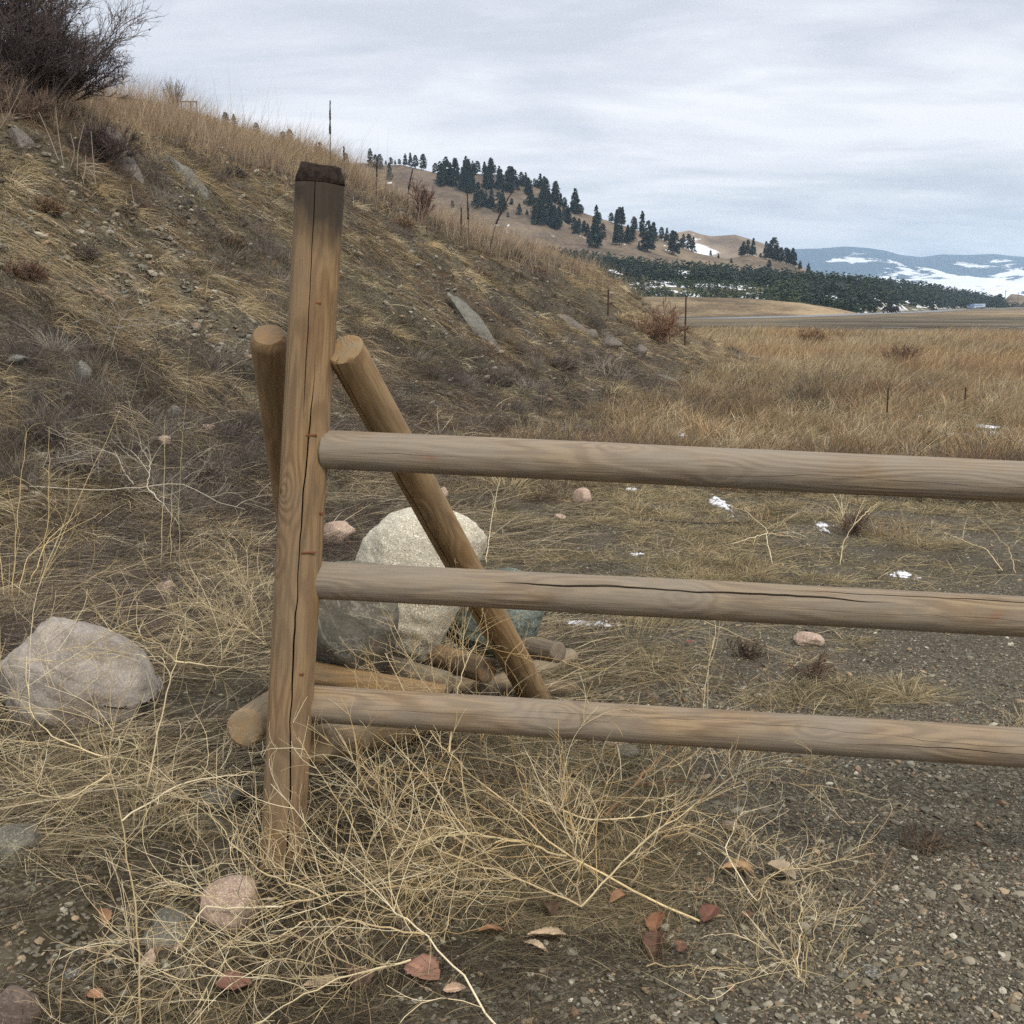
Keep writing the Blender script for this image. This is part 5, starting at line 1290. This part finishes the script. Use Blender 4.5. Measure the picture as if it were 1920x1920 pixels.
def weed(name, label, mains, r0, n1, n2, n3, L1_, L2_, L3_, col, seed, cat="dead plant", group=None, spread=(.35, .95), twig=.00082, bias=(0, 0, .10), up=.05, lo=.006):
    """a dead branching plant: stem (one mesh), branches and twigs"""
    r = np.random.default_rng(seed)
    paths = [smooth_path([G(*q) if len(q) == 3 else np.array(q[:3]) for q in m]) for m in mains]
    root = empty(name, paths[0][0]); tag(root, label, cat, group)
    P0 = np.array(paths); P0[:, 1:-1] += r.normal(0, .003, P0[:, 1:-1].shape)
    b1, l1 = grow(P0, n1, (L1_[0] * 1.15, L1_[1] * 1.3), spread, 11, r, .08, .97, .85, .08, (0, 0, up)); lift(b1, lo, .03, r)
    b2, l2 = grow(b1, n2, (L2_[0], L2_[1] * 1.3), spread, 8, r, .15, 1, .8, .09, bias); lift(b2, lo, .03, r)
    b3, l3 = grow(b2, max(n3 - 1, min(n3, 1)), (L3_[0], L3_[1] * 1.2), (.3, 1.0), 5, r, .15, 1, .6, .10, bias); lift(b3, lo, .03, r)
    def part(nm, pls):
        Vs, Fs, Cs, o = [], [], [], 0
        for pl, ra, rb, ns in pls:
            if len(pl) == 0: continue
            V, F = tubes(pl, np.stack([np.full(len(pl), ra), np.full(len(pl), rb)], 1), ns)
            c = pal(r, len(pl), col, None, .14); Vs.append(V); Fs.append(F + o); o += len(V); Cs.append(np.repeat(c, pl.shape[1] * ns, 0))
        me = np_mesh(nm, np.concatenate(Vs) - np.array(root.location), np.concatenate(Fs), True, np.concatenate(Cs))
        child(nm, me, M_TWIG, root)
    part("stem", [(P0, r0, r0 * .35, 6)])
    if len(b1): part("branches", [(b1, r0 * .42, twig, 4), (b2, twig * 1.15, twig * .7, 4), (b3, twig * .8, twig * .5, 3)])
    return root
PALE = [(.64, .53, .32), (.56, .45, .255), (.72, .63, .42), (.44, .335, .18), (.31, .235, .14)]
GOLDT = [(.58, .41, .19), (.50, .34, .15), (.62, .48, .26)]
GREYT = [(.24, .20, .165), (.33, .285, .24), (.17, .14, .12), (.42, .36, .28)]
DARKT = [(.090, .070, .068), (.12, .095, .088), (.062, .048, .047), (.17, .135, .12)]
def weeds():
    W = weed
    W("dry_weed", "golden fallen weed whose thick stem runs from the red leaves up to the bottom rail", [[(1312, 1727, .01), (1180, 1662, .05), (1062, 1605, .10), (975, 1525, .14), (890, 1460, .18), (842, 1412, .22), (775, 1330, .27), (722, 1225, .36)], [(842, 1412, .22), (850, 1335, .30), (866, 1262, .36), (905, 1180, .42)], [(1062, 1605, .10), (980, 1580, .14), (870, 1560, .17), (740, 1590, .16)]],
      .0036, 11, 6, 4, (.18, .45), (.08, .22), (.03, .10), GOLDT + PALE[:2], 301, up=.04)
    W("dry_weed", "pale weed stem rising from the bottom edge to the tangle's left part", [[(932, 1925, .01), (868, 1835, .05), (800, 1752, .08), (745, 1715, .10), (690, 1650, .13), (640, 1600, .16)], [(800, 1752, .08), (640, 1720, .10), (560, 1730, .11)], [(770, 1800, .07), (620, 1840, .08), (470, 1925, .05)]],
      .0029, 9, 5, 4, (.18, .42), (.08, .22), (.03, .10), PALE, 302, up=.03)
    W("dry_weed", "straw-coloured weed with one long stem curving up towards the grey boulder", [[(264, 1930, .01), (262, 1760, .08), (250, 1660, .13), (228, 1540, .18), (208, 1450, .22), (188, 1360, .27), (156, 1255, .34)], [(228, 1540, .18), (330, 1470, .20), (450, 1450, .22), (585, 1450, .18)], [(208, 1450, .20), (130, 1500, .15), (20, 1480, .12)], [(200, 1420, .22), (110, 1390, .22), (55, 1340, .24), (50, 1230, .32)]],
      
      .0028, 9, 5, 4, (.2, .5), (.1, .25), (.04, .12), PALE, 303, up=.04)
    W("dry_weed", "weed reaching left from the tangle over the pink rock", [[(760, 1660, .12), (600, 1680, .10), (530, 1700, .09), (430, 1760, .07), (300, 1880, .03)], [(600, 1680, .10), (500, 1640, .12), (430, 1580, .16), (380, 1500, .22)], [(530, 1700, .1), (380, 1700, .08), (330, 1790, .06)]],
      .0027, 10, 5, 4, (.15, .38), (.08, .2), (.03, .1), PALE, 304)
    W("dry_weed", "broad pale weed spreading right under the bottom rail", [[(880, 1420, .14), (1000, 1440, .15), (1150, 1500, .15), (1300, 1560, .11), (1400, 1630, .05), (1470, 1700, .02)], [(1150, 1500, .14), (1240, 1440, .18), (1300, 1400, .24), (1340, 1340, .3)], [(1010, 1500, .15), (1100, 1540, .13), (1230, 1530, .13), (1400, 1470, .12)]],
      .0030, 9, 5, 4, (.16, .36), (.07, .17), (.03, .08), PALE, 305)
    W("dry_weed", "dense fine weed filling the middle of the tangle", [[(1090, 1700, .02), (1080, 1600, .12), (1040, 1500, .2), (1000, 1420, .27)], [(1090, 1700, .02), (1180, 1600, .13), (1290, 1520, .2), (1380, 1450, .22)], [(1090, 1700, .02), (960, 1640, .1), (830, 1600, .15), (690, 1520, .2)]],
      .0030, 16, 7, 4, (.15, .36), (.07, .18), (.03, .09), PALE + GOLDT[:1], 306)
    W("dry_weed", "fine tangled weed standing against the foot of the post", [[(640, 1640, .02), (660, 1540, .10), (650, 1460, .18), (620, 1380, .24)], [(640, 1640, .02), (730, 1560, .1), (800, 1480, .17)], [(640, 1640, .02), (560, 1600, .06), (470, 1560, .10), (380, 1500, .14)]],
      .0020, 6, 3, 3, (.10, .24), (.05, .12), (.03, .07), PALE, 307)
    W("dry_weed", "weed leaning out to the right over the gravel with a curved tip", [[(1420, 1690, .02), (1440, 1640, .05), (1560, 1615, .07), (1640, 1600, .05)], [(1420, 1690, .02), (1360, 1600, .1), (1380, 1530, .14), (1470, 1500, .14)], [(1420, 1690, .02), (1480, 1740, .04), (1500, 1830, .02)]],
      .0020, 6, 4, 3, (.10, .24), (.05, .12), (.02, .06), PALE, 308)
    W("dry_weed", "thin upright weed rooted in the gravel right of the tangle", [[(1497, 1835, .0), (1480, 1740, .07), (1478, 1660, .13)], [(1497, 1835, .0), (1500, 1720, .08), (1505, 1660, .12)], [(1497, 1835, .0), (1530, 1740, .06), (1540, 1690, .10)], [(1497, 1835, .0), (1450, 1760, .06), (1430, 1700, .1)]],
      .0018, 3, 2, 1, (.05, .13), (.03, .07), (.02, .04), PALE, 309)
    W("dry_weed", "wiry pale weed crossing the straw below the dark sunk slab", [[(55, 912, .05), (130, 918, .10), (210, 918, .14), (275, 912, .18), (345, 905, .22), (400, 940, .22), (460, 955, .2)], [(275, 912, .18), (283, 870, .26), (262, 835, .32)], [(275, 912, .18), (310, 950, .12), (335, 985, .06)], [(250, 908, .17), (230, 880, .24), (215, 845, .3)]],
      .0038, 5, 4, 3, (.15, .4), (.08, .2), (.04, .12), [(.55, .50, .40), (.46, .40, .30)], 310)
    W("dry_weed", "branching pale weed standing between boulder and post", [[(270, 1500, .0), (290, 1400, .15), (310, 1310, .28), (328, 1240, .38), (345, 1180, .46)], [(328, 1240, .38), (290, 1200, .44), (230, 1190, .46)], [(328, 1240, .38), (400, 1250, .36), (500, 1250, .3)]],
      .0036, 6, 4, 3, (.15, .38), (.08, .2), (.04, .1), PALE, 311)
    W("dry_weed", "curly straw-coloured weed tangle behind the post on the left", [[(500, 1210, .02), (440, 1160, .12), (380, 1130, .2), (330, 1130, .26)], [(500, 1210, .02), (470, 1110, .16), (410, 1060, .25)], [(500, 1210, .02), (430, 1190, .08), (370, 1200, .12)]],
      .0028, 13, 6, 4, (.15, .36), (.07, .18), (.03, .1), PALE + STRAW[:2], 312)
    W("dry_weed", "small forked weed on the gravel behind the middle rail at centre right", [[(1450, 1062, .0), (1438, 1020, .06), (1438, 992, .1), (1395, 955, .18)], [(1438, 992, .1), (1490, 965, .14), (1530, 945, .18)], [(1438, 1000, .08), (1370, 1020, .04)], [(1438, 1000, .08), (1510, 1010, .06)]],
      .0040, 3, 3, 2, (.1, .25), (.06, .14), (.03, .08), PALE, 313)
    W("dry_weed", "single bent pale stalk right of the small forked weed", [[(1575, 1060, .0), (1580, 1020, .08), (1600, 985, .16), (1622, 932, .3)], [(1600, 985, .16), (1630, 955, .22), (1650, 940, .26)]],
      .0038, 2, 1, 2, (.06, .15), (.04, .1), (.02, .05), PALE, 314)
    W("dry_weed", "long straight straw stalk lying across the gravel behind the rails", [[(1320, 1165, .08), (1420, 1205, .05), (1530, 1245, .03), (1645, 1288, .01)]],
      .0034, 3, 2, 1, (.1, .25), (.04, .1), (.02, .06), PALE, 315)
    W("dry_weed", "slanting straw stalk beside the white boulder and top rail", [[(912, 1055, .02), (920, 980, .15), (940, 880, .32)], [(935, 985, .05), (975, 1040, .03), (1000, 1075, .02)]],
      .0028, 4, 3, 2, (.1, .28), (.06, .14), (.03, .08), PALE, 316)
    W("dry_weed", "little spiky grey weed on the far bank foot beside green moss", [[(1135, 712, .02), (1130, 672, .3)], [(1135, 712, .02), (1160, 665, .35)], [(1135, 712, .02), (1112, 680, .25)]],
      .009, 5, 3, 2, (.15, .4), (.1, .25), (.05, .12), GREYT, 317, twig=.003)
    W("dry_weed", "small pale weed peeping over the top rail beside the right brace", [[(822, 815, .02), (820, 760, .22)], [(822, 815, .02), (850, 780, .14)], [(822, 815, .02), (800, 790, .12)], [(765, 800, .04), (832, 780, .12)]],
      .0036, 2, 2, 1, (.06, .16), (.04, .1), (.03, .06), PALE, 318)
    W("dry_weed", "pale grey twiggy plant standing on the stony left bank", [[(205, 665, .02), (222, 610, .25), (235, 560, .5), (222, 510, .75)], [(222, 610, .25), (245, 570, .45)], [(210, 640, .1), (190, 600, .3)]],
      .0035, 5, 4, 2, (.12, .35), (.06, .18), (.03, .1), [(.42, .40, .36), (.33, .30, .27)], 319)
    W("branch", "thick brown broken branch pointing up to the bottom rail", [[(1135, 1530, .06), (1180, 1485, .11), (1225, 1430, .17), (1272, 1388, .22)]], .0062, 4, 2, 2, (.1, .3), (.06, .16), (.03, .08), [(.30, .18, .08), (.24, .14, .07)], 320, cat="branch")
    W("branch", "short broken brown twig in the middle of the tangle", [[(735, 1635, .05), (780, 1580, .10), (830, 1546, .15)]], .0048, 3, 2, 1, (.08, .2), (.05, .12), (.03, .06), [(.30, .20, .10), (.40, .31, .19)], 321, cat="branch")
    W("branch", "dark straight stick lying on the matted ground behind the top rail", [[(1160, 972, .01), (1250, 978, .02), (1340, 982, .02), (1420, 978, .01)]], .009, 2, 1, 1, (.1, .3), (.05, .1), (.02, .05), [(.07, .055, .045)], 322, cat="branch")
    W("straw_stalk", "long straight straw lying flat on the gravel at the bottom", [[(1212, 1812, .012), (1330, 1814, .012), (1452, 1818, .012)]], .0018, 0, 0, 0, (.02, .05), (.01, .02), (.01, .02), PALE, 323, cat="straw")
    W("dry_weed", "wiry brown weed on the gravel far right between rails", [[(1905, 1075, .0), (1890, 1025, .1), (1830, 965, .22)], [(1880, 1070, .0), (1850, 1030, .08), (1770, 1000, .12)]], .0034, 2, 2, 1, (.06, .18), (.04, .1), (.02, .06), PALE, 324)
    # tall golden grass stalks at the left edge
    W("grass_clump", "tall golden grass stalks rising at the left edge above the boulder", [[(70, 1120, .0), (92, 960, .3), (92, 800, .62)], [(20, 1150, .0), (30, 1000, .3), (50, 812, .68)], [(60, 1130, .0), (110, 1020, .2), (225, 768, .65)], [(40, 1130, .0), (90, 1010, .22), (150, 960, .3)], [(30, 1140, .0), (50, 1040, .2), (190, 960, .3)], [(10, 1140, .0), (-10, 960, .3)], [(90, 1140, .0), (170, 1080, .1), (250, 1060, .12)]],
      .0028, 3, 1, 1, (.1, .3), (.03, .08), (.02, .05), [(.52, .40, .20), (.44, .33, .16)], 325, cat="tall grass", spread=(.05, .3))
    W("grass_clump", "thin green-gold grass stalks standing left of the left brace", [[(338, 1100, .0), (335, 950, .3), (345, 780, .62), (356, 650, .85)], [(300, 1090, .0), (306, 950, .28), (310, 780, .6)], [(320, 1080, .0), (322, 900, .35)]],
      .0020, 2, 1, 1, (.08, .2), (.03, .08), (.02, .05), [(.50, .42, .22), (.38, .32, .17)], 326, cat="tall grass", spread=(.05, .3))
weeds()

def shrub(name, label, p, h, wid, nst, n1, n2, col, seed, lean=(0, 0), r0=.012, tw=.003, cat="bush", group=None, n3=0, up=.25, extra=None):
    r = np.random.default_rng(seed); root = empty(name, p); tag(root, label, cat, group)
    d = nrm(np.concatenate([r.normal(0, min(wid / h * .5, 1.6), (nst, 2)) + np.array(lean), np.ones((nst, 1))], 1)); K = 8; t = np.linspace(0, 1, K)[None, :, None]
    L = h * r.uniform(.6, 1.0, nst)
    base = np.concatenate([r.normal(0, wid * (.12 if h > .3 else .03), (nst, 2)), np.zeros((nst, 1)) - .02], 1)
    st = base[:, None] + t * L[:, None, None] * d[:, None] + t ** 2 * (np.concatenate([r.normal(0, .12, (nst, 2)) + np.array(lean) * .4, -r.uniform(0, .12, (nst, 1))], 1) * h)[:, None]
    b1, _ = grow(st, n1, (h * .2, h * .45), (.25, .8), 7, r, .2, 1, .5, .10, (lean[0] * .5, lean[1] * .5, up))
    b2, _ = grow(b1, n2, (h * .08, h * .22), (.2, .8), 5, r, .15, 1, .5, .12, (lean[0] * .6, lean[1] * .6, up))
    pls = [(b1, tw * 1.5, tw * .8, 4), (b2, tw * .8, tw * .45, 3)]
    if n3:
        b3, _ = grow(b2, n3, (h * .04, h * .11), (.2, .8), 4, r, .2, 1, .4, .12, (lean[0] * .8, lean[1] * .8, up)); pls.append((b3, tw * .5, tw * .35, 3))
    def part(nm, pls):
        Vs, Fs, Cs, o = [], [], [], 0
        for pl, ra, rb, ns in pls:
            V, F = tubes(pl, np.stack([np.full(len(pl), ra), np.full(len(pl), rb)], 1), ns)
            c = pal(r, len(pl), col, None, .2); Vs.append(V); Fs.append(F + o); o += len(V); Cs.append(np.repeat(c, pl.shape[1] * ns, 0))
        child(nm, np_mesh(nm, np.concatenate(Vs), np.concatenate(Fs), True, np.concatenate(Cs)), M_TWIG, root)
    part("stem", [(st, r0, r0 * .4, 5)]); part("branches", pls)
    if extra:
        k = r.choice(len(b2), extra); c = b2[k, -1]; n = len(c); d1 = nrm(r.normal(0, 1, (n, 3))); d2 = nrm(np.cross(d1, r.normal(0, 1, (n, 3)))); s_ = r.uniform(.012, .024, n)[:, None]
        V = np.stack([c - d1 * s_, c + d2 * s_ * .6 + d1 * s_ * .2, c + d1 * s_, c - d2 * s_ * .6], 1).reshape(-1, 3)
        child("leaves", np_mesh("leaves", V, np.arange(n * 4).reshape(n, 4), False, np.repeat(pal(r, n, [(.05, .035, .03), (.08, .05, .04)]), 4, 0)), M_TWIG, root)
    return root
def at_s(px, Y, dz=0):
    x = px2x(px, Y); return np.array([x, Y, float(H(x, Y)) + dz])
def shrubs():
    S = shrub
    S("bush", "big dark leafless bush at the upper left corner on the bank top", at_s(-5, 14.6), 1.95, 1.25, 26, 13, 8, DARKT, 401, (.08, -.05), .014, .0036, n3=4, extra=420)
    S("bush", "dark leafless bush in the middle of the thicket with seed heads", at_s(72, 14.2), 1.45, 1.1, 22, 13, 8, DARKT, 402, (.10, -.05), .013, .0036, n3=4, extra=300)
    S("bush", "windswept dark bush at the right end of the thicket", at_s(112, 14.8), 1.0, .95, 24, 13, 8, DARKT, 403, (.20, -.05), .012, .0034, n3=4, extra=160)
    S("bush", "low brown bush at the foot of the thicket's right end", at_s(205, 14.0), .40, .8, 26, 10, 8, [(.10, .075, .065), (.14, .10, .085), (.07, .052, .047)], 404, (.1, 0), .008, .0036, n3=2)
    S("bush", "low brown bush beneath the thicket's left half", at_s(60, 13.6), .5, 1.2, 20, 10, 8, [(.16, .11, .08), (.11, .08, .065), (.22, .16, .11)], 405, (.1, 0), .008, .0036, n3=2)
    R_ = RUSTC
    for i, (px, py, h, w, col, lab) in enumerate([
        (435, 330, .35, .8, PURP, "purplish grey mound of twigs below the standing grass"),
        (750, 425, .42, .8, RUSTC, "low rust-coloured bush among the standing grass right of the post top"),
        (790, 420, .75, .3, [(.20, .13, .11), (.14, .095, .08), (.28, .19, .15)], "upright reddish bare shrub against the hill"),
        (835, 415, .5, .8, RUSTC, "low orange-brown bush under the leaning stalk"),
        (80, 395, .30, 1.2, RUSTC, "reddish brown mat of twigs high on the left bank"),
        (230, 400, .26, .9, PURP, "dark purple twig mat on the bank below the brown slab"),
        (40, 520, .32, .9, [(.17, .085, .06), (.12, .065, .05), (.22, .12, .08)], "dark red twig mat at the left edge of the bank"),
        (150, 480, .25, 1.1, PURP, "long grey-purple twig mat left of the straw streaks"),
        (430, 460, .28, .9, [(.20, .12, .075), (.15, .095, .065)], "brown twig mat left of the upper post"),
        (930, 720, .35, 1.6, PURP, "wide purple-brown twig mat under the long speckled slab"),
        (760, 740, .30, 1.5, PURP, "wide dark twig mat seen between right brace and bank"),
        (1050, 690, .40, 1.3, [(.17, .13, .115), (.22, .17, .14), (.12, .09, .085)], "grey-brown twig mat left of the spiky grey weed"),
        (900, 520, .35, 1.1, [(.19, .13, .09), (.14, .10, .075), (.26, .19, .12)], "brown tussock on the bank above the long speckled slab"),
        (1240, 640, .75, .9, [(.25, .15, .095), (.18, .11, .08), (.32, .21, .13)], "reddish shrub where the bank meets the golden field"),
        (1690, 690, .65, 1.0, [(.24, .16, .10), (.17, .11, .075)], "bare brown shrub in the golden grass at right"),
        (1520, 650, .7, 1.2, RUSTC + [(.30, .20, .11)], "broad rusty shrub in the far golden grass"),
        (1590, 1000, .20, .22, [(.12, .075, .055), (.08, .055, .045)], "small dark bushy weed behind the middle rail"),
        (1510, 1265, .12, .16, [(.13, .08, .06), (.09, .06, .05)], "small reddish bushy weed under the pink streaked rock"),
        (1720, 1590, .09, .12, [(.14, .10, .07), (.10, .07, .055)], "tiny dark weed on the open gravel"),
        (1390, 1230, .12, .14, [(.12, .085, .065), (.09, .065, .05)], "tiny dark weed under the long straw stalk"),
        (130, 880, .35, .6, GREYT[:3], "grey twig mat over the dark sunk slab"),
        (380, 900, .30, 1.2, GREYT + PURP, "long grey twig mat left of the left brace"),
        (60, 820, .3, .9, PURP, "dark twig mat at the left edge above the tall golden stalks"),
        ]):
        p = G(px, py); far = p[1]
        low = h < .45 and w > .5; nst = 60 if low else 26 if far > 4 and w > .3 else 10; h = h * (.55 if low else 1); w = w * (1.35 if low else 1)
        col = [tuple(np.array(c_) * .75 + np.array(DULL[j_ % 4]) * .25) for j_, c_ in enumerate(col)] if low else ([tuple(np.array(c_) * 1.5 + np.array([.02, .025, .01])) for c_ in col] if h < .25 else col)
        S("shrub", lab, p, h, w, nst, 6 if low else 9, 5 if low else 7, col, 410 + i, (.25, -.1) if h < .5 else (.05, 0), .0022 + .0003 * far, .0010 + .00018 * far, cat="shrub", n3=2 if far < 20 and w > .3 else 0, up=-.05 if low else .25)
    # dead mullein spikes
    for i, (px, Y, h, lx, lab) in enumerate([(627, 21.5, 1.30, .02, "tallest dark dead flower spike standing right of the post top"),
        (880, 22.0, 1.25, -.03, "straight dark dead flower spike on the crest at centre"), (918, 22.5, 1.35, .42, "leaning dark dead flower spike right of the straight one"),
        (866, 23, .75, 0, "short dark spike just left of the straight one"), (710, 22, .75, .03, "grey thin dead spike left of the reddish shrub"), (766, 22.5, .85, .12, "slightly leaning dark spike between two reddish shrubs"), (652, 22, .5, .0, "short dark spike right beside the tallest one")]):
        p = at_s(px, Y); root = empty("dead_flower_spike", p); tag(root, lab, "dead flower")
        t = np.linspace(0, 1, 10)[:, None]; pl = (t * np.array([0, 0, h]) + t ** 2 * np.array([lx, 0, -.1 * abs(lx)]))[None]
        V, F = tubes(pl, np.array([[.010, .007]]), 6); me = np_mesh("stalk", V, F, True, np.tile([.10, .075, .06], (len(V), 1))); child("stalk", me, M_TWIG, root)
        top = pl[0, 5:]; V, F = tubes(smooth_path(top, 24)[None], np.array([[.017, .010]]), 8); r = np.random.default_rng(i); V = V + r.normal(0, .004, V.shape)
        me = np_mesh("seed_head", V, F, False, np.tile([.045, .033, .03], (len(V), 1))); child("seed_head", me, M_TWIG, root)
    # bleached canes in front of the thicket
    r = np.random.default_rng(77)
    for i, (xb, yb, xt, yt, lab) in enumerate([(128, 225, 98, 140, "pale leaning cane, leftmost of those before the dark bush"), (137, 225, 129, 120, "pale cane with a slight curve before the dark bush"), (148, 205, 153, 140, "thin pale cane beside the slightly curved one"),
        (160, 222, 180, 130, "pale cane leaning right before the dark bush"), (171, 222, 178, 180, "short thick bleached cane"), (193, 232, 191, 132, "straight upright pale cane near the bush's right side"), (267, 270, 258, 205, "pale cane right of the thicket on the crest"), (12, 180, 68, 95, "long pale cane crossing the bush at the far left")]):
        Y = 12.9; a = at_s(xb, Y); k = Y * CP / FPX; b = a + np.array([(xt - xb) * k, 0, (yb - yt) * k * 1.0]); mid = (a + b) / 2 + np.array([r.normal(0, .02), 0, 0])
        pl = smooth_path([a, mid, b], 8)[None] ; V, F = tubes(pl - a, np.array([[.0060 if i != 4 else .012, .003]]), 6)
        o = put("cane", np_mesh("cane", V, F, True, np.tile([.30, .25, .19], (len(V), 1))), M_TWIG); o.location = Vector([float(q) for q in a]); tag(o, lab, "cane")
shrubs()

# ------------------------------------------------------------------ fallen leaves
def leaf(label, px, py, size, col, seed, ratio=.62, lobed=False, stand=.0, yaw=None):
    r = np.random.default_rng(seed); nu, nv = 17, 9
    u = np.linspace(0, 1, nu)[:, None]; v = np.linspace(-1, 1, nv)[None]
    w = np.sin(np.pi * u ** .8) ** .75 * ratio * .5 * (1 + .12 * np.sin(u * 38)) + .01
    if lobed: w = w * (1 + .35 * np.abs(np.sin(u * 9.4)))
    X = (u - .5) + 0 * v + .06 * v ** 2; Y = w * v
    cu = r.uniform(.6, 1.6); Z = cu * .55 * np.abs(v) ** 1.6 * w + .22 * r.normal() * (u - .5) ** 2 + .05 * fbm(X * 3 + seed, Y * 3, 1.2, 3, seed) - .02 * (np.abs(v) < .1)
    Pt = np.stack([X, Y, Z], -1).reshape(-1, 3) * size
    th = size * .012; V = np.concatenate([Pt, Pt - [0, 0, th]]); n = nu * nv; f = grid_faces(nu, nv)
    ed = [(i * nv, (i + 1) * nv) for i in range(nu - 1)] + [((i + 1) * nv - 1 + nv, (i + 1) * nv - 1) for i in range(nu - 1)]
    ef = np.array([[a, b, b + n, a + n] for a, b in ed]); F = np.concatenate([f, f[:, ::-1] + n, ef])
    g = fbm(V[:, 0] / size * 3 + seed, V[:, 1] / size * 3, 2.0, 4, seed)[:, None]; c = np.array(col) * (1 + .45 * g); mid = np.exp(-(V[:, 1:2] / size / .012) ** 2) * .35; c = c * (1 + mid)
    me = np_mesh("leaf", V, F, True, np.clip(c, 0, 1)); p = G(px, py, .008)
    o = put("leaf", me, M_LEAF); o.location = Vector([float(q) for q in p + np.array([0, 0, .012])])
    o.rotation_euler = (r.uniform(-.35, .35) + stand, r.uniform(-.3, .3), r.uniform(0, 6.28) if yaw is None else yaw); tag(o, label, "leaf")
M_LEAF = mat_tint("dead_leaf", .65, .25, .15)
RD = (.21, .085, .05); OR = (.32, .15, .065); TN = (.46, .35, .21); BR = (.14, .075, .05)
for i, a in enumerate([("orange-tan curled leaf at the right edge of the tangle", 1385, 1638, .075, (.50, .30, .14), .7), ("pale tan flat leaf right of the orange-tan one", 1460, 1642, .085, (.46, .39, .27), .55),
    ("pale beige oval leaf at the bottom centre", 1028, 1760, .080, (.55, .42, .27), .55), ("thin pale sliver of leaf left of the beige oval one", 1002, 1778, .060, (.50, .40, .26), .25),
    ("salmon red broad leaf near the bottom under a pale stem", 790, 1826, .080, (.33, .15, .105), .9), ("dark red crumpled leaf left of the salmon red one", 668, 1842, .070, BR, .8), ("tan torn leaf left of the dark crumpled one", 608, 1852, .075, (.45, .34, .21), .4),
    ("dull red leaf at the bottom left below the pink rock", 436, 1858, .070, (.26, .10, .075), .8), ("orange leaf in the weeds left of the dark grey stone", 195, 1726, .055, OR, .5), ("small orange leaf on pebbles in the bottom left", 178, 1876, .035, (.5, .22, .1), .8),
    ("orange curled leaf under the middle of the tangle", 918, 1752, .055, OR, .5), ("orange-brown leaf beneath the golden stem's end", 1160, 1690, .045, OR, .6), ("shiny red-brown leaf left of the stem's end", 1230, 1735, .070, (.32, .12, .05), .6),
    ("dark red leaf directly under the golden stem's end", 1330, 1722, .070, (.20, .07, .05), .6), ("brown leaf standing behind the dark stems", 1030, 1710, .06, BR, .6), ("dark brown leaf lying lowest right of the beige oval one", 1228, 1775, .085, (.15, .065, .045), .5),
    ("small red leaf in the weeds right of the lowest brown one", 1275, 1782, .045, RD, .5), ("tiny yellowish curl of leaf beside the stem's end", 1345, 1728, .030, TN, .4), ("faint red leaf in gravel right of the stem's end", 1400, 1725, .04, RD, .6),
    ("tiny red leaf behind the bottom rail", 1292, 1208, .035, (.30, .06, .045), .7), ("tan leaf bit under the bottom rail", 1080, 1455, .04, TN, .5), ("brown leaf in the weeds between pink rock and tangle", 560, 1770, .05, BR, .6),
    ("pinkish tan leaf bit near the salmon red leaf", 850, 1862, .045, (.45, .30, .2), .5), ("brown leaf on the gravel beside the small forked weed", 1465, 1005, .08, (.24, .10, .06), .5)]):
    leaf(a[0], a[1], a[2], a[3] * 1.22, tuple(np.array(a[4]) * .6 + np.mean(a[4]) * .4 * np.array([1.25, .95, .65])), 500 + i, a[5])
